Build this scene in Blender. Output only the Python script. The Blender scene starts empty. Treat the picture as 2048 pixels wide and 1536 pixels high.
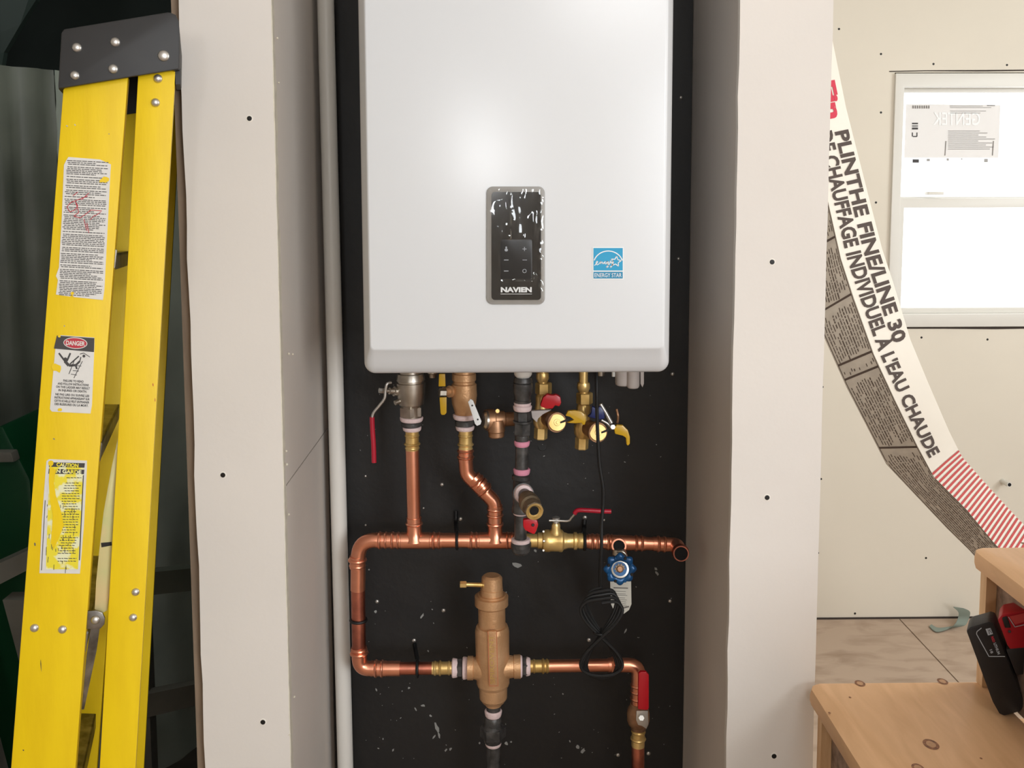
import bpy, bmesh, math, random
from mathutils import Vector, Matrix
random.seed(7)
C = bpy.context.scene.collection
SC = bpy.context.scene
PI = math.pi

# ------------------------------------------------------------------ camera, world, lights, exposure
F, CX, CY = 2000.0, 1024.0, 574.0          # focal length and principal point, in pixels of the 2048x1536 frame
PITCH, YAW, ROLL = math.radians(5.5), math.radians(0.69), math.radians(-0.16)
CAM = Vector((0, 0, 1.70))
ROT = (Matrix.Rotation(-YAW, 3, 'Z') @ Matrix.Rotation(PI/2 - PITCH, 3, 'X') @ Matrix.Rotation(ROLL, 3, 'Z'))
cam_d = bpy.data.cameras.new('camera'); cam = bpy.data.objects.new('camera', cam_d); C.objects.link(cam)
cam.matrix_world = Matrix.Translation(CAM) @ ROT.to_4x4()
cam_d.sensor_width = 36.0; cam_d.lens = F/2048*36.0
cam_d.shift_x = (1024-CX)/2048; cam_d.shift_y = -(768-CY)/2048
cam_d.clip_start = 0.02
SC.camera = cam
w = bpy.data.worlds.new('sky'); SC.world = w; w.use_nodes = True
wb = w.node_tree.nodes['Background']; wb.inputs[0].default_value = (0.93, 0.96, 1.0, 1); wb.inputs[1].default_value = 3.0
SC.view_settings.view_transform = 'Standard'; SC.view_settings.look = 'None'
SC.view_settings.exposure = 0.08; SC.view_settings.gamma = 1.0; SC.view_settings.use_curve_mapping = False
def area(name, loc, target, sx, sy, power, col):
    d = bpy.data.lights.new(name, 'AREA'); d.shape = 'RECTANGLE'; d.size = sx; d.size_y = sy; d.energy = power; d.color = col
    o = bpy.data.objects.new(name, d); C.objects.link(o); o.location = loc
    o.rotation_euler = (Vector(target) - Vector(loc)).to_track_quat('-Z', 'Y').to_euler()
    return o
area('stair_side_fill', (3.30, 1.9, 1.9), (0.6, 2.2, 1.4), 1.6, 1.4, 52, (0.90, 0.96, 1.0))  # added fill for the right room; this wall has no window
area('daylight_rear_window', (1.75, -2.1, 1.85), (-0.1, 1.5, 1.2), 1.5, 1.3, 88, (0.90, 0.95, 1.0))
area('dark_room_fill', (-0.64, 2.15, 2.66), (-1.0, 2.7, 0.9), 0.4, 0.4, 2.8, (0.93, 1.0, 0.95))  # added fill to lift the left room, no opening behind it
area('overhead_fill', (0.5, -0.6, 2.66), (0.1, 0.8, 0.6), 0.6, 0.6, 11, (0.98, 0.98, 1.0))  # added soft fill from above, not a known fixture
area('bulb_lamp', (-0.14, -2.1, 1.95), (0, 1.5, 1.4), 0.22, 0.34, 7, (0.92, 0.96, 1.0))
fl = bpy.data.lights.new('phone_lamp', 'AREA'); fl.shape = 'DISK'; fl.size = 0.10; fl.energy = 0.7; fl.color = (0.95, 0.97, 1)
flo = bpy.data.objects.new('phone_lamp', fl); C.objects.link(flo); flo.location = (-0.06, -0.02, 1.77)
flo.rotation_euler = (Vector((0, 1.6, 1.4)) - flo.location).to_track_quat('-Z', 'Y').to_euler()

# ------------------------------------------------------------------ pixel -> point on a real plane
def ray(px, py): return ROT @ Vector(((px-CX)/F, (CY-py)/F, -1.0))
def U(px, py, Y):
    d = ray(px, py); return CAM + d*(Y/d.y)
def UZ(px, py, z):
    d = ray(px, py); return CAM + d*((z-CAM.z)/d.z)
def S(p): return -(ROT.transposed() @ (p-CAM)).z / F      # metres per pixel at point p

# ------------------------------------------------------------------ materials
def lin(c): return tuple(((v/255)/12.92 if v/255 <= 0.04045 else ((v/255+0.055)/1.055)**2.4) for v in c) + (1,)
MATS = {}
def mat(name, col, rough=0.6, metal=0.0, var=0.0, vscale=20, bump=0.0, bscale=200, stretch=(1,1,1), col2=None, coat=0.0, spec=0.5, emit=None, alpha=None, distort=0.0, ramp=(0.35,0.65)):
    m = bpy.data.materials.new(name); m.use_nodes = True; nt = m.node_tree; b = nt.nodes['Principled BSDF']
    b.inputs['Base Color'].default_value = lin(col); b.inputs['Roughness'].default_value = rough; b.inputs['Metallic'].default_value = metal
    b.inputs['Specular IOR Level'].default_value = spec
    if coat: b.inputs['Coat Weight'].default_value = coat; b.inputs['Coat Roughness'].default_value = 0.08
    if alpha is not None: b.inputs['Alpha'].default_value = alpha
    if emit: b.inputs['Emission Color'].default_value = lin(emit[0]); b.inputs['Emission Strength'].default_value = emit[1]
    tc = None
    def coord(sc):
        nonlocal tc
        if tc is None: tc = nt.nodes.new('ShaderNodeTexCoord')
        mp = nt.nodes.new('ShaderNodeMapping'); nt.links.new(tc.outputs['Object'], mp.inputs[0]); mp.inputs['Scale'].default_value = [s for s in sc]
        return mp.outputs[0]
    if var or col2:
        n = nt.nodes.new('ShaderNodeTexNoise'); n.inputs['Scale'].default_value = vscale; n.inputs['Detail'].default_value = 5; n.inputs['Distortion'].default_value = distort
        nt.links.new(coord(stretch), n.inputs['Vector'])
        r = nt.nodes.new('ShaderNodeValToRGB'); r.color_ramp.elements[0].position = ramp[0]; r.color_ramp.elements[1].position = ramp[1]
        a = lin(col); c2 = lin(col2) if col2 else tuple(v*(1-var) for v in a[:3]) + (1,)
        r.color_ramp.elements[0].color = c2; r.color_ramp.elements[1].color = a
        nt.links.new(n.outputs[0], r.inputs[0]); nt.links.new(r.outputs[0], b.inputs['Base Color'])
    if bump:
        n2 = nt.nodes.new('ShaderNodeTexNoise'); n2.inputs['Scale'].default_value = bscale; n2.inputs['Detail'].default_value = 3
        nt.links.new(coord(stretch), n2.inputs['Vector'])
        bp = nt.nodes.new('ShaderNodeBump'); bp.inputs['Strength'].default_value = bump; bp.inputs['Distance'].default_value = 0.002
        nt.links.new(n2.outputs[0], bp.inputs['Height']); nt.links.new(bp.outputs[0], b.inputs['Normal'])
    MATS[name] = m; return m
M_dry   = mat('drywall_paper', (229,222,214), 0.85, var=0.05, vscale=3, bump=0.12, bscale=90)
M_dry2  = mat('drywall_inner', (218,208,198), 0.85, var=0.05, vscale=5, bump=0.12, bscale=90)
M_edge  = mat('drywall_edge', (222,214,196), 0.9, var=0.15, vscale=60)
M_wallb = mat('drywall_room', (219,210,194), 0.85, var=0.04, vscale=2)
M_ceil  = mat('ceiling_paint', (235,232,225), 0.9)
M_rear  = mat('rear_wall_paint', (214,206,194), 0.9)
M_sub   = mat('subfloor_plywood', (182,160,140), 0.8, col2=(156,133,113), vscale=6, stretch=(1,2.6,1), bump=0.1, distort=0.5, ramp=(0.25,0.55))
M_black = mat('black_painted_plywood', (29,28,27), 0.52, col2=(22,21,21), vscale=7, bump=0.25, bscale=60)
M_boil  = mat('white_enamel', (221,222,223), 0.24)
M_grey  = mat('grey_plastic', (150,146,140), 0.4)
M_disp  = mat('display_black', (20,20,22), 0.12, coat=0.6)
M_key   = mat('keypad_black', (22,24,28), 0.3)
M_white = mat('white_print', (238,238,236), 0.5)
M_pale  = mat('pale_key_print', (170,175,180), 0.5)
M_blue  = mat('sticker_blue', (20,155,200), 0.45)
M_blue2 = mat('sticker_blue_dark', (25,135,175), 0.45)
M_cop   = mat('copper', (250,176,144), 0.30, 0.95, col2=(228,148,116), vscale=14, ramp=(0.3,0.7))
M_copo  = mat('copper_oxidised', (212,132,108), 0.38, 1.0, col2=(150,92,78), vscale=25)
M_brass = mat('brass', (240,208,140), 0.34, 0.7, col2=(206,168,98), vscale=30)
M_bron  = mat('cast_bronze', (222,178,134), 0.44, 0.55, col2=(200,154,110), vscale=20, bump=0.25, bscale=260)
M_bron2 = mat('aged_bronze', (196,150,114), 0.45, 0.7, col2=(140,104,78), vscale=30)
M_nick  = mat('nickel_plated', (204,196,184), 0.36, 1.0, col2=(170,162,150), vscale=30)
M_steel = mat('zinc_steel', (205,202,196), 0.4, 0.9)
M_tarn  = mat('tarnished_brass', (146,130,108), 0.45, 0.7, col2=(112,98,80), vscale=40)
M_iron  = mat('black_iron', (92,90,88), 0.42, 0.4, col2=(58,57,56), vscale=60, bump=0.3, bscale=150)
M_ptfe  = mat('thread_tape_white', (232,208,206), 0.6, bump=0.4, bscale=300)
M_pink  = mat('thread_tape_pink', (228,150,172), 0.6, bump=0.4, bscale=300)
M_red   = mat('red_vinyl', (176,24,48), 0.35, coat=0.2)
M_redp  = mat('red_plastic', (190,20,34), 0.35)
M_yel   = mat('yellow_lever', (205,160,20), 0.35, coat=0.2)
M_bluel = mat('blue_lever', (22,38,98), 0.35)
M_bluew = mat('blue_handwheel', (24,88,140), 0.3, 0.2, col2=(14,58,98), vscale=40)
M_rub   = mat('black_cable', (13,13,13), 0.55)
M_bore  = mat('dark_bore', (12,9,8), 0.9)
M_pvc   = mat('white_pvc', (226,222,214), 0.35, var=0.03, vscale=4)
M_pvcg  = mat('grey_pvc', (196,186,180), 0.4)
M_tag   = mat('paper_tag', (216,212,200), 0.6)
M_dust  = mat('paint_fleck', (150,150,146), 0.7)
M_fg    = mat('yellow_fibreglass', (234,199,10), 0.42, spec=0.3, col2=(225,188,8), vscale=9, stretch=(6,6,1), bump=0.06, bscale=60, ramp=(0.3,0.75))
M_cap   = mat('ladder_cap_plastic', (36,34,33), 0.55, var=0.2, vscale=20)
M_alu   = mat('worn_aluminium', (150,146,140), 0.35, 1.0, col2=(95,90,84), vscale=40)
M_zinc  = mat('zinc_yellow_plate', (190,202,140), 0.35, 0.25, col2=(224,200,150), vscale=12)
M_lab   = mat('label_paper', (216,212,205), 0.5, var=0.06, vscale=60)
M_ink   = mat('label_ink', (58,54,52), 0.6)
M_inkg  = mat('grey_ink', (120,114,108), 0.6)
M_inkr  = mat('red_ink', (180,42,56), 0.6)
M_laby  = mat('label_yellow', (228,210,40), 0.5, col2=(226,224,180), vscale=60, ramp=(0.42,0.5))
M_wood  = mat('maple_tread', (230,184,138), 0.6, col2=(210,164,118), vscale=6, stretch=(8,1.2,8), bump=0.04, bscale=80, ramp=(0.25,0.75), distort=0.6)
M_pine  = mat('pine_trim', (222,184,140), 0.6, col2=(206,162,116), vscale=20, stretch=(4,4,0.5))
M_ris   = mat('riser_chipboard', (158,132,114), 0.85, col2=(120,98,82), vscale=60)
M_knot  = mat('wood_knot', (150,100,66), 0.6, col2=(106,66,42), vscale=160)
M_knoti = mat('knot_heart', (192,148,108), 0.6, var=0.2, vscale=160)
M_cart  = mat('carton_white', (232,224,210), 0.55, var=0.03, vscale=8)
M_cartg = mat('carton_printed_grey', (176,165,150), 0.6, var=0.15, vscale=40)
M_cink  = mat('carton_brown_ink', (66,50,40), 0.6)
M_cred  = mat('carton_red_ink', (190,66,64), 0.6)
M_logo  = mat('carton_logo_red', (200,40,66), 0.6)
M_vin   = mat('window_vinyl', (216,212,203), 0.4)
M_stick = mat('window_sticker', (232,228,224), 0.7, alpha=0.86)
M_hole  = mat('dark_gap', (60,50,44), 0.9)
M_scrw  = mat('black_drywall_screw', (34,32,30), 0.5, 0.4)
M_fuzz  = mat('torn_paper', (236,230,220), 0.9)
M_batt  = mat('battery_black', (34,31,30), 0.5, var=0.3, vscale=30)
M_tred  = mat('tool_red', (168,22,34), 0.4)
M_scrap = mat('scrap_plastic', (126,138,128), 0.5)
M_dk    = mat('green_wall_shaded', (74,82,78), 0.8, var=0.15, vscale=3)  # the room's lack of light is put into this dark green
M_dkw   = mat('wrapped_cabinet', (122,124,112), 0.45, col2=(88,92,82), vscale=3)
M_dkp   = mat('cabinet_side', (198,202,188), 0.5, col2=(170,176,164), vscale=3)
M_dkf   = mat('floor_shaded', (78,70,60), 0.8, var=0.3, vscale=12)  # floor colour darkened to carry the unlit room's shade
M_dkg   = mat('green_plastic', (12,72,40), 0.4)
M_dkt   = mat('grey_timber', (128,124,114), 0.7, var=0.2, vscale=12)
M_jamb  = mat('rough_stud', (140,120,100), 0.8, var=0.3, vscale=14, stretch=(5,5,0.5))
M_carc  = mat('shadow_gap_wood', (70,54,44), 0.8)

def film_mat():
    m = bpy.data.materials.new('protective_film'); m.use_nodes = True; nt = m.node_tree
    for n in list(nt.nodes): nt.nodes.remove(n)
    out = nt.nodes.new('ShaderNodeOutputMaterial'); mx = nt.nodes.new('ShaderNodeMixShader')
    tr = nt.nodes.new('ShaderNodeBsdfTransparent'); gl = nt.nodes.new('ShaderNodeBsdfGlossy'); gl.inputs['Roughness'].default_value = 0.06
    lw = nt.nodes.new('ShaderNodeLayerWeight'); lw.inputs[0].default_value = 0.45
    ma = nt.nodes.new('ShaderNodeMath'); ma.operation = 'MULTIPLY_ADD'; ma.inputs[1].default_value = 0.8; ma.inputs[2].default_value = 0.05
    nt.links.new(lw.outputs['Facing'], ma.inputs[0]); nt.links.new(ma.outputs[0], mx.inputs[0])
    nt.links.new(tr.outputs[0], mx.inputs[1]); nt.links.new(gl.outputs[0], mx.inputs[2]); nt.links.new(mx.outputs[0], out.inputs[0])
    return m
M_film = film_mat()
def glass_mat():
    m = bpy.data.materials.new('window_glass'); m.use_nodes = True; nt = m.node_tree
    for n in list(nt.nodes): nt.nodes.remove(n)
    out = nt.nodes.new('ShaderNodeOutputMaterial'); mx = nt.nodes.new('ShaderNodeMixShader'); mx.inputs[0].default_value = 0.06
    tr = nt.nodes.new('ShaderNodeBsdfTransparent'); gl = nt.nodes.new('ShaderNodeBsdfGlossy'); gl.inputs['Roughness'].default_value = 0.02
    nt.links.new(tr.outputs[0], mx.inputs[1]); nt.links.new(gl.outputs[0], mx.inputs[2]); nt.links.new(mx.outputs[0], out.inputs[0])
    return m
M_glass = glass_mat()

# ------------------------------------------------------------------ object helpers
def link(name, me, m, parent=None, smooth=True, kind=None, angle=35):
    me.materials.append(m)
    if smooth:
        for p in me.polygons: p.use_smooth = True
        try: me.set_sharp_from_angle(angle=math.radians(angle))
        except Exception: pass
    o = bpy.data.objects.new(name, me); C.objects.link(o)
    if parent is not None:
        o.parent = parent
        if parent.type == 'EMPTY': o.matrix_parent_inverse = Matrix.Translation(-Vector(parent.location))
    if kind: o['kind'] = kind
    return o
def mk(name, V, Fc, m, parent=None, smooth=False, kind=None, bevel=0, bseg=2, angle=35, fix=True):
    bm = bmesh.new(); vs = [bm.verts.new(v) for v in V]
    for f in Fc:
        try: bm.faces.new([vs[i] for i in f])
        except ValueError: pass
    if fix: bmesh.ops.recalc_face_normals(bm, faces=bm.faces)
    if bevel:
        bmesh.ops.bevel(bm, geom=[e for e in bm.edges if len(e.link_faces) == 2 and e.calc_face_angle(0) > 0.5], offset=bevel, segments=bseg, profile=0.6, affect='EDGES', clamp_overlap=True)
        smooth = True
    me = bpy.data.meshes.new(name); bm.to_mesh(me); bm.free()
    return link(name, me, m, parent, smooth, kind, angle)
def thing(name, label, cat, loc, group=None):
    e = bpy.data.objects.new(name, None); C.objects.link(e); e.location = loc; e.empty_display_size = 0.05
    e['label'] = label; e['category'] = cat
    if group: e['group'] = group
    return e
def tag(o, label, cat, group=None):
    o['label'] = label; o['category'] = cat
    if group: o['group'] = group
    return o
BOXF = [(0,1,2,3),(7,6,5,4),(0,4,5,1),(1,5,6,2),(2,6,7,3),(3,7,4,0)]
def box(name, a, b, m, parent=None, bevel=0, kind=None, bseg=2):
    x0,y0,z0 = a; x1,y1,z1 = b
    V = [(x0,y0,z0),(x1,y0,z0),(x1,y1,z0),(x0,y1,z0),(x0,y0,z1),(x1,y0,z1),(x1,y1,z1),(x0,y1,z1)]
    return mk(name, V, BOXF, m, parent, bevel=bevel, kind=kind, bseg=bseg)
def prism3(name, pts, off, m, parent=None, bevel=0, kind=None, smooth=False):
    n = len(pts); off = Vector(off)
    V = [Vector(p) for p in pts] + [Vector(p)+off for p in pts]
    Fc = [tuple(range(n)), tuple(range(2*n-1, n-1, -1))] + [(i, (i+1) % n, (i+1) % n+n, i+n) for i in range(n)]
    return mk(name, V, Fc, m, parent, bevel=bevel, kind=kind, smooth=smooth)
def slab(name, parent, m, poly, Y, th, bevel=0, **k):
    """flat plate facing the camera side, outline given in pixels at depth Y, th metres thick"""
    return prism3(name, [U(x, y, Y) for x, y in poly], (0, th, 0), m, parent, bevel=bevel, **k)
def frame_of(d):
    d = d.normalized(); u = Vector((0,0,1)) if abs(d.z) < 0.9 else Vector((1,0,0))
    a = d.cross(u).normalized(); return a, a.cross(d).normalized()
def turn_geo(a, b, prof, seg, close=True, rot=0.0):
    a = Vector(a); b = Vector(b); d = b-a; L = d.length; A, B = frame_of(d); T = max(q[0] for q in prof)
    V = []; Fc = []
    for t, r in prof:
        c = a + d*(t/T)
        for k in range(seg):
            th = rot + 2*PI*k/seg; V.append(c + A*(r*math.cos(th)) + B*(r*math.sin(th)))
    for i in range(len(prof)-1):
        for k in range(seg):
            k2 = (k+1) % seg; Fc.append((i*seg+k, i*seg+k2, (i+1)*seg+k2, (i+1)*seg+k))
    if close:
        Fc.append(tuple(range(seg-1, -1, -1))); n = len(prof)-1; Fc.append(tuple(n*seg+k for k in range(seg)))
    return V, Fc
def turn(name, parent, m, A, B, prof, seg=28, close=True, rot=0.0, bevel=0, angle=30, kind=None):
    """turned solid between two (px, py, Y) points; prof = [(distance, radius px)], scaled at A"""
    a = U(*A); b = U(*B); s = S((a+b)/2)
    V, Fc = turn_geo(a, b, [(t, r*s) for t, r in prof], seg, close, rot)
    return mk(name, V, Fc, m, parent, smooth=True, bevel=bevel, angle=angle, kind=kind)
def catmull(P, n=8, closed=False):
    out = []; N = len(P); rng = range(N) if closed else range(N-1)
    for i in rng:
        p0 = P[(i-1) % N] if closed or i > 0 else P[0]; p1 = P[i]; p2 = P[(i+1) % N]; p3 = P[(i+2) % N] if closed or i+2 < N else P[-1]
        for k in range(n):
            t = k/n; out.append(0.5*((2*p1)+(p2-p0)*t+(2*p0-5*p1+4*p2-p3)*t*t+(3*p1-p0-3*p2+p3)*t**3))
    if not closed: out.append(P[-1])
    return out
def fillet(P, r, n=8):
    out = [P[0]]
    for i in range(1, len(P)-1):
        a = (P[i-1]-P[i]).normalized(); b = (P[i+1]-P[i]).normalized(); ang = a.angle(b); t = r/math.tan(ang/2)
        t = min(t, (P[i-1]-P[i]).length*0.49, (P[i+1]-P[i]).length*0.49); p = P[i]+a*t; q = P[i]+b*t
        for k in range(n+1):
            s = k/n; out.append(p.lerp(P[i], s).lerp(P[i].lerp(q, s), s))
    out.append(P[-1]); return out
def sweep(name, parent, m, path, rad, seg=16, closed=False, kind=None, hollow=None):
    if not isinstance(rad, (list, tuple)): rad = [rad]*len(path)
    n = len(path); V = []; Fc = []; prev = None
    for i, p in enumerate(path):
        if closed: d = path[(i+1) % n]-path[(i-1) % n]
        else: d = path[min(i+1, n-1)]-path[max(i-1, 0)]
        d.normalize()
        if prev is None: A, _ = frame_of(d)
        else:
            A = prev - d*prev.dot(d)
            A = A.normalized() if A.length > 1e-6 else frame_of(d)[0]
        prev = A; B = d.cross(A)
        for k in range(seg):
            th = 2*PI*k/seg; V.append(p + A*(rad[i]*math.cos(th)) + B*(rad[i]*math.sin(th)))
    for i in range(n if closed else n-1):
        j = (i+1) % n
        for k in range(seg):
            k2 = (k+1) % seg; Fc.append((i*seg+k, i*seg+k2, j*seg+k2, j*seg+k))
    if not closed:
        Fc.append(tuple(range(seg-1, -1, -1))); Fc.append(tuple((n-1)*seg+k for k in range(seg)))
    return mk(name, V, Fc, m, parent, smooth=True, kind=kind)
def wire(name, parent, m, pts, rpx, curve=True, seg=12, n=6, closed=False):
    P = [U(*p) for p in pts]; s = S(P[0])
    path = catmull(P, n, closed) if curve else P
    return sweep(name, parent, m, path, rpx*s, seg, closed)
def merge(name, parent, m, geos, smooth=True, kind=None):
    V = []; Fc = []
    for v, f in geos:
        o = len(V); V += list(v); Fc += [tuple(i+o for i in q) for q in f]
    return mk(name, V, Fc, m, parent, smooth=smooth, kind=kind)

# lettering -----------------------------------------------------------
_tc = {}
def glyphs(s, bold=0.0):
    key = (s, bold)
    if key in _tc: return _tc[key]
    c = bpy.data.curves.new('lettering', 'FONT'); c.body = s; c.size = 1.0; c.offset = bold; c.resolution_u = 3; c.fill_mode = 'FRONT'
    o = bpy.data.objects.new('lettering_source', c); C.objects.link(o)
    dg = bpy.context.evaluated_depsgraph_get(); me = o.evaluated_get(dg).to_mesh()
    V = [(v.co.x/0.69, v.co.y/0.69) for v in me.vertices]; Fc = [tuple(p.vertices) for p in me.polygons]
    o.evaluated_get(dg).to_mesh_clear(); bpy.data.objects.remove(o); bpy.data.curves.remove(c)
    x0 = min(v[0] for v in V); x1 = max(v[0] for v in V)
    V = [(v[0]-x0, v[1]) for v in V]; _tc[key] = (V, Fc, x1-x0); return _tc[key]
def text_geo(s, fn, org, xdir, cap, width=None, bold=0.02, center=False, mirror=False):
    V, Fc, W = glyphs(s, bold); sx = (width/W) if width else cap
    X = Vector(xdir).normalized(); Y = Vector((X.y, -X.x)); o = Vector(org); out = []
    x0 = -W/2 if center else 0
    for vx, vy in V:
        if mirror: vx = W - vx
        q = o + X*((vx+x0)*sx) + Y*(vy*cap); out.append(fn(q.x, q.y))
    return out, Fc
def text(name, parent, m, items, fn):
    """items: (string, origin, direction, cap height, width or None, bold, centred)"""
    return merge(name, parent, m, [text_geo(i[0], fn, i[1], i[2], i[3], i[4] if len(i) > 4 else None, i[5] if len(i) > 5 else 0.02, i[6] if len(i) > 6 else False) for i in items], smooth=False)
def flat(name, parent, m, polys, fn, kind=None):
    V = []; Fc = []
    for p in polys:
        o = len(V); V += [fn(x, y) for x, y in p]; Fc.append(tuple(range(o, o+len(p))))
    return mk(name, V, Fc, m, parent, kind=kind, fix=False)
def onY(Y): return lambda x, y: U(x, y, Y)
def seg2(p, q, wd):
    p = Vector(p); q = Vector(q); d = (q-p).normalized(); n = Vector((-d.y, d.x))*wd/2
    return [tuple(p+n), tuple(q+n), tuple(q-n), tuple(p-n)]
def ell(cx, cy, rx, ry, n=24, a=0, a0=0, a1=2*PI):
    ca, sa = math.cos(a), math.sin(a); out = []
    for k in range(n):
        t = a0+(a1-a0)*k/(n if a1-a0 > 6.28 else n-1); x = rx*math.cos(t); y = ry*math.sin(t); out.append((cx+x*ca-y*sa, cy+x*sa+y*ca))
    return out

# ------------------------------------------------------------------ structure
YF, YB = 1.446, 1.83                     # pillar fronts, plywood board
Z0, Z1 = 0.0, 2.75
xLi = U(561, 768, YF).x; xLo = U(384, 768, YF).x      # left wall end: inner and outer edge
xRi = U(1466, 768, YF).x; xRo = U(1646, 768, YF).x
YW = 3.818
ZL = 2.75
T = 0.0127
def wavy_panel(name, x0, x1, y, m, wob=0.0012, wobr=0.0):
    N = 60; V = []; Fc = []
    for i in range(N+1):
        z = Z0+(Z1-Z0)*i/N
        a = x0+random.uniform(-wob, wob); b = x1+random.uniform(-wobr, wobr)
        V += [(a,y,z),(b,y,z),(b,y+T,z),(a,y+T,z)]
    for i in range(N):
        for k in range(4): Fc.append((i*4+k, i*4+(k+1)%4, (i+1)*4+(k+1)%4, (i+1)*4+k))
    Fc += [(3,2,1,0), (N*4, N*4+1, N*4+2, N*4+3)]
    return mk(name, V, Fc, m, None, kind='structure')
# left wall of the closet: stud core, front panel, inner panels with a seam
wl = wavy_panel('wall_left', xLo, xLi, YF, M_dry, 0.0014, 0.0006)
zs = U(575, 980, YF).z                   # horizontal seam of the inner board
box('drywall_panel', (xLi-T, YF+T, Z0), (xLi-0.0005, YB+0.02, zs-0.0012), M_dry2, wl)
box('drywall_panel', (xLi-T, YF+T, zs+0.0012), (xLi-0.0005, YB+0.02, Z1), M_dry2, wl)
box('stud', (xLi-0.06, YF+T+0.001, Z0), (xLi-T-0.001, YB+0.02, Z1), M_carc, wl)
box('stud', (xLo-0.016, YF+T+0.002, Z0), (xLo+0.05, YF+T+0.042, Z1), M_jamb, wl)
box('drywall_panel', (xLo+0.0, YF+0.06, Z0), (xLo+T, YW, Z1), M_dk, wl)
V = []; N = 140
for i in range(N+1):
    z = Z0+(Z1-Z0)*i/N; q = random.uniform(0.0, 0.0010); d = random.uniform(0.9, 1.6)
    V += [Vector((xLi-0.0004, YF+0.0006, z)), Vector((xLi+0.0009+q*0.5, YF+0.0012, z)), Vector((xLi+0.0009+q*0.5, YF+T*d, z)), Vector((xLi-0.0004, YF+T*d, z))]
mk('cut_edge', V, [(4*i+k,4*i+(k+1)%4,4*i+4+(k+1)%4,4*i+4+k) for i in range(N) for k in range(4)], M_edge, wl)
# right wall of the closet
wr = wavy_panel('wall_right', xRi, xRo, YF, M_dry, 0.0010, 0.0004)
box('drywall_panel', (xRi+0.0075, YF+T, Z0), (xRi+0.0075+T, YB+0.02, Z1), M_dry2, wr)
box('drywall_panel', (xRi+0.0050, YF+T+0.0006, Z0), (xRi+0.0075, YF+T+0.012, Z1), M_edge, wr)
box('drywall_panel', (xRo-T, YF+T, Z0), (xRo-0.0006, YW, Z1), M_dry, wr)
# closet back, rooms
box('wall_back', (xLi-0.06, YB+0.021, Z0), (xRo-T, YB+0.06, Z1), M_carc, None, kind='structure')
wx0 = U(1781, 400, YW).x; wz1 = U(1900, 145, YW).z; wz0 = U(1900, 655, YW).z; wx1 = wx0+0.92
wallr = box('wall_room', (xRo-T, YW, Z0-0.03), (wx0, YW+0.14, ZL), M_wallb, None, kind='structure')
box('wall_room', (wx1, YW, Z0-0.03), (3.4, YW+0.14, ZL), M_wallb, None, kind='structure')
box('wall_room', (wx0, YW, Z0-0.03), (wx1, YW+0.14, wz0), M_wallb, None, kind='structure')
box('wall_room', (wx0, YW, wz1), (wx1, YW+0.14, ZL), M_wallb, None, kind='structure')
box('wall_side', (3.4, -2.3, Z0), (3.5, YW+0.14, ZL), M_rear, None, kind='structure')
box('wall_rear', (-2.8, -2.4, Z0), (3.5, -2.3, ZL), M_rear, None, kind='structure')
box('wall_far_left', (-2.9, -2.4, Z0), (-2.8, YW, ZL), M_rear, None, kind='structure')
box('wall_light_block', (-2.8, YF, Z0), (-1.02, YF+0.11, ZL), M_dry, None, kind='structure')  # unseen wall added to keep light out of the left room
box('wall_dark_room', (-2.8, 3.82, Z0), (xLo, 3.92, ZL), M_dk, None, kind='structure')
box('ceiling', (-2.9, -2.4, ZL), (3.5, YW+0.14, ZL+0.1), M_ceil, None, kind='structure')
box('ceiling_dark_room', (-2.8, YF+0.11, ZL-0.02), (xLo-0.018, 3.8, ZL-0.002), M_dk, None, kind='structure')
# floor: plywood sheets with a joint, heading into the room
fl_ = box('floor', (-2.9, -2.4, -0.14), (3.5, YW+0.14, -0.03), M_sub, None, kind='structure')
j0 = UZ(1815, 1254, 0.0); j1 = UZ(1911.6, 1360, 0.0); jx = (j0.x+j1.x)/2; g = 0.0025
box('plywood_sheet', (xRo-T, 1.3, -0.029), (jx-g, YW-0.002, 0), M_sub, fl_)
box('plywood_sheet', (jx+g, 1.3, -0.029), (3.4, YW-0.002, 0), M_sub, fl_)
box('plywood_sheet', (xRo-T, -2.3, -0.029), (3.4, 1.296, 0), M_sub, fl_)
box('plywood_sheet', (-2.8, -2.3, -0.029), (xRo-T-0.004, YF+0.05, 0), M_sub, fl_)
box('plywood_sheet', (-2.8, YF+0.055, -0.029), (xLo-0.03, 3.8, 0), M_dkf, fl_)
box('trim_gap', (xRo, YW-0.004, 0.0), (3.4, YW-0.0005, 0.007), M_hole, None, kind='structure')

# drywall screws, sunk into a dimple with a torn paper ring
def dscrew(px, py, Y, parent, r=5.0):
    c = U(px, py, Y); s = S(c); R = r*s
    V, Fc = turn_geo(c+Vector((0,0.0002,0)), c+Vector((0,-0.0006,0)), [(0,R*1.45),(0.5,R*1.45),(1,R*1.15)], 16)
    ring = mk('torn_rim', V, Fc, M_fuzz, parent, smooth=True)
    V, Fc = turn_geo(c, c+Vector((0,-0.0009,0)), [(0,R),(0.9,R),(1,R*0.8)], 14)
    mk('screw', V, Fc, M_scrw, parent, smooth=True)
for p in [(499,237),(446,950),(526,1444)]: dscrew(p[0], p[1], YF, wl)
for p in [(1544,524),(1534,995),(1548,1512)]: dscrew(p[0], p[1], YF, wr)
for p in [(1678,58),(1762,108),(1867,128),(2014,130),(1762,225),(1752,405),(1843,675),(1975,679),(1645,774),(1642,958),(1636,1106),(1852,1116),(1710,1227),(1888,1235)]:
    c = U(p[0], p[1], YW); R = 2.3*S(c)
    V, Fc = turn_geo(c, c+Vector((0,-0.0012,0)), [(0,R),(1,R*0.85)], 10); mk('screw', V, Fc, M_scrw, wallr)
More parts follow.
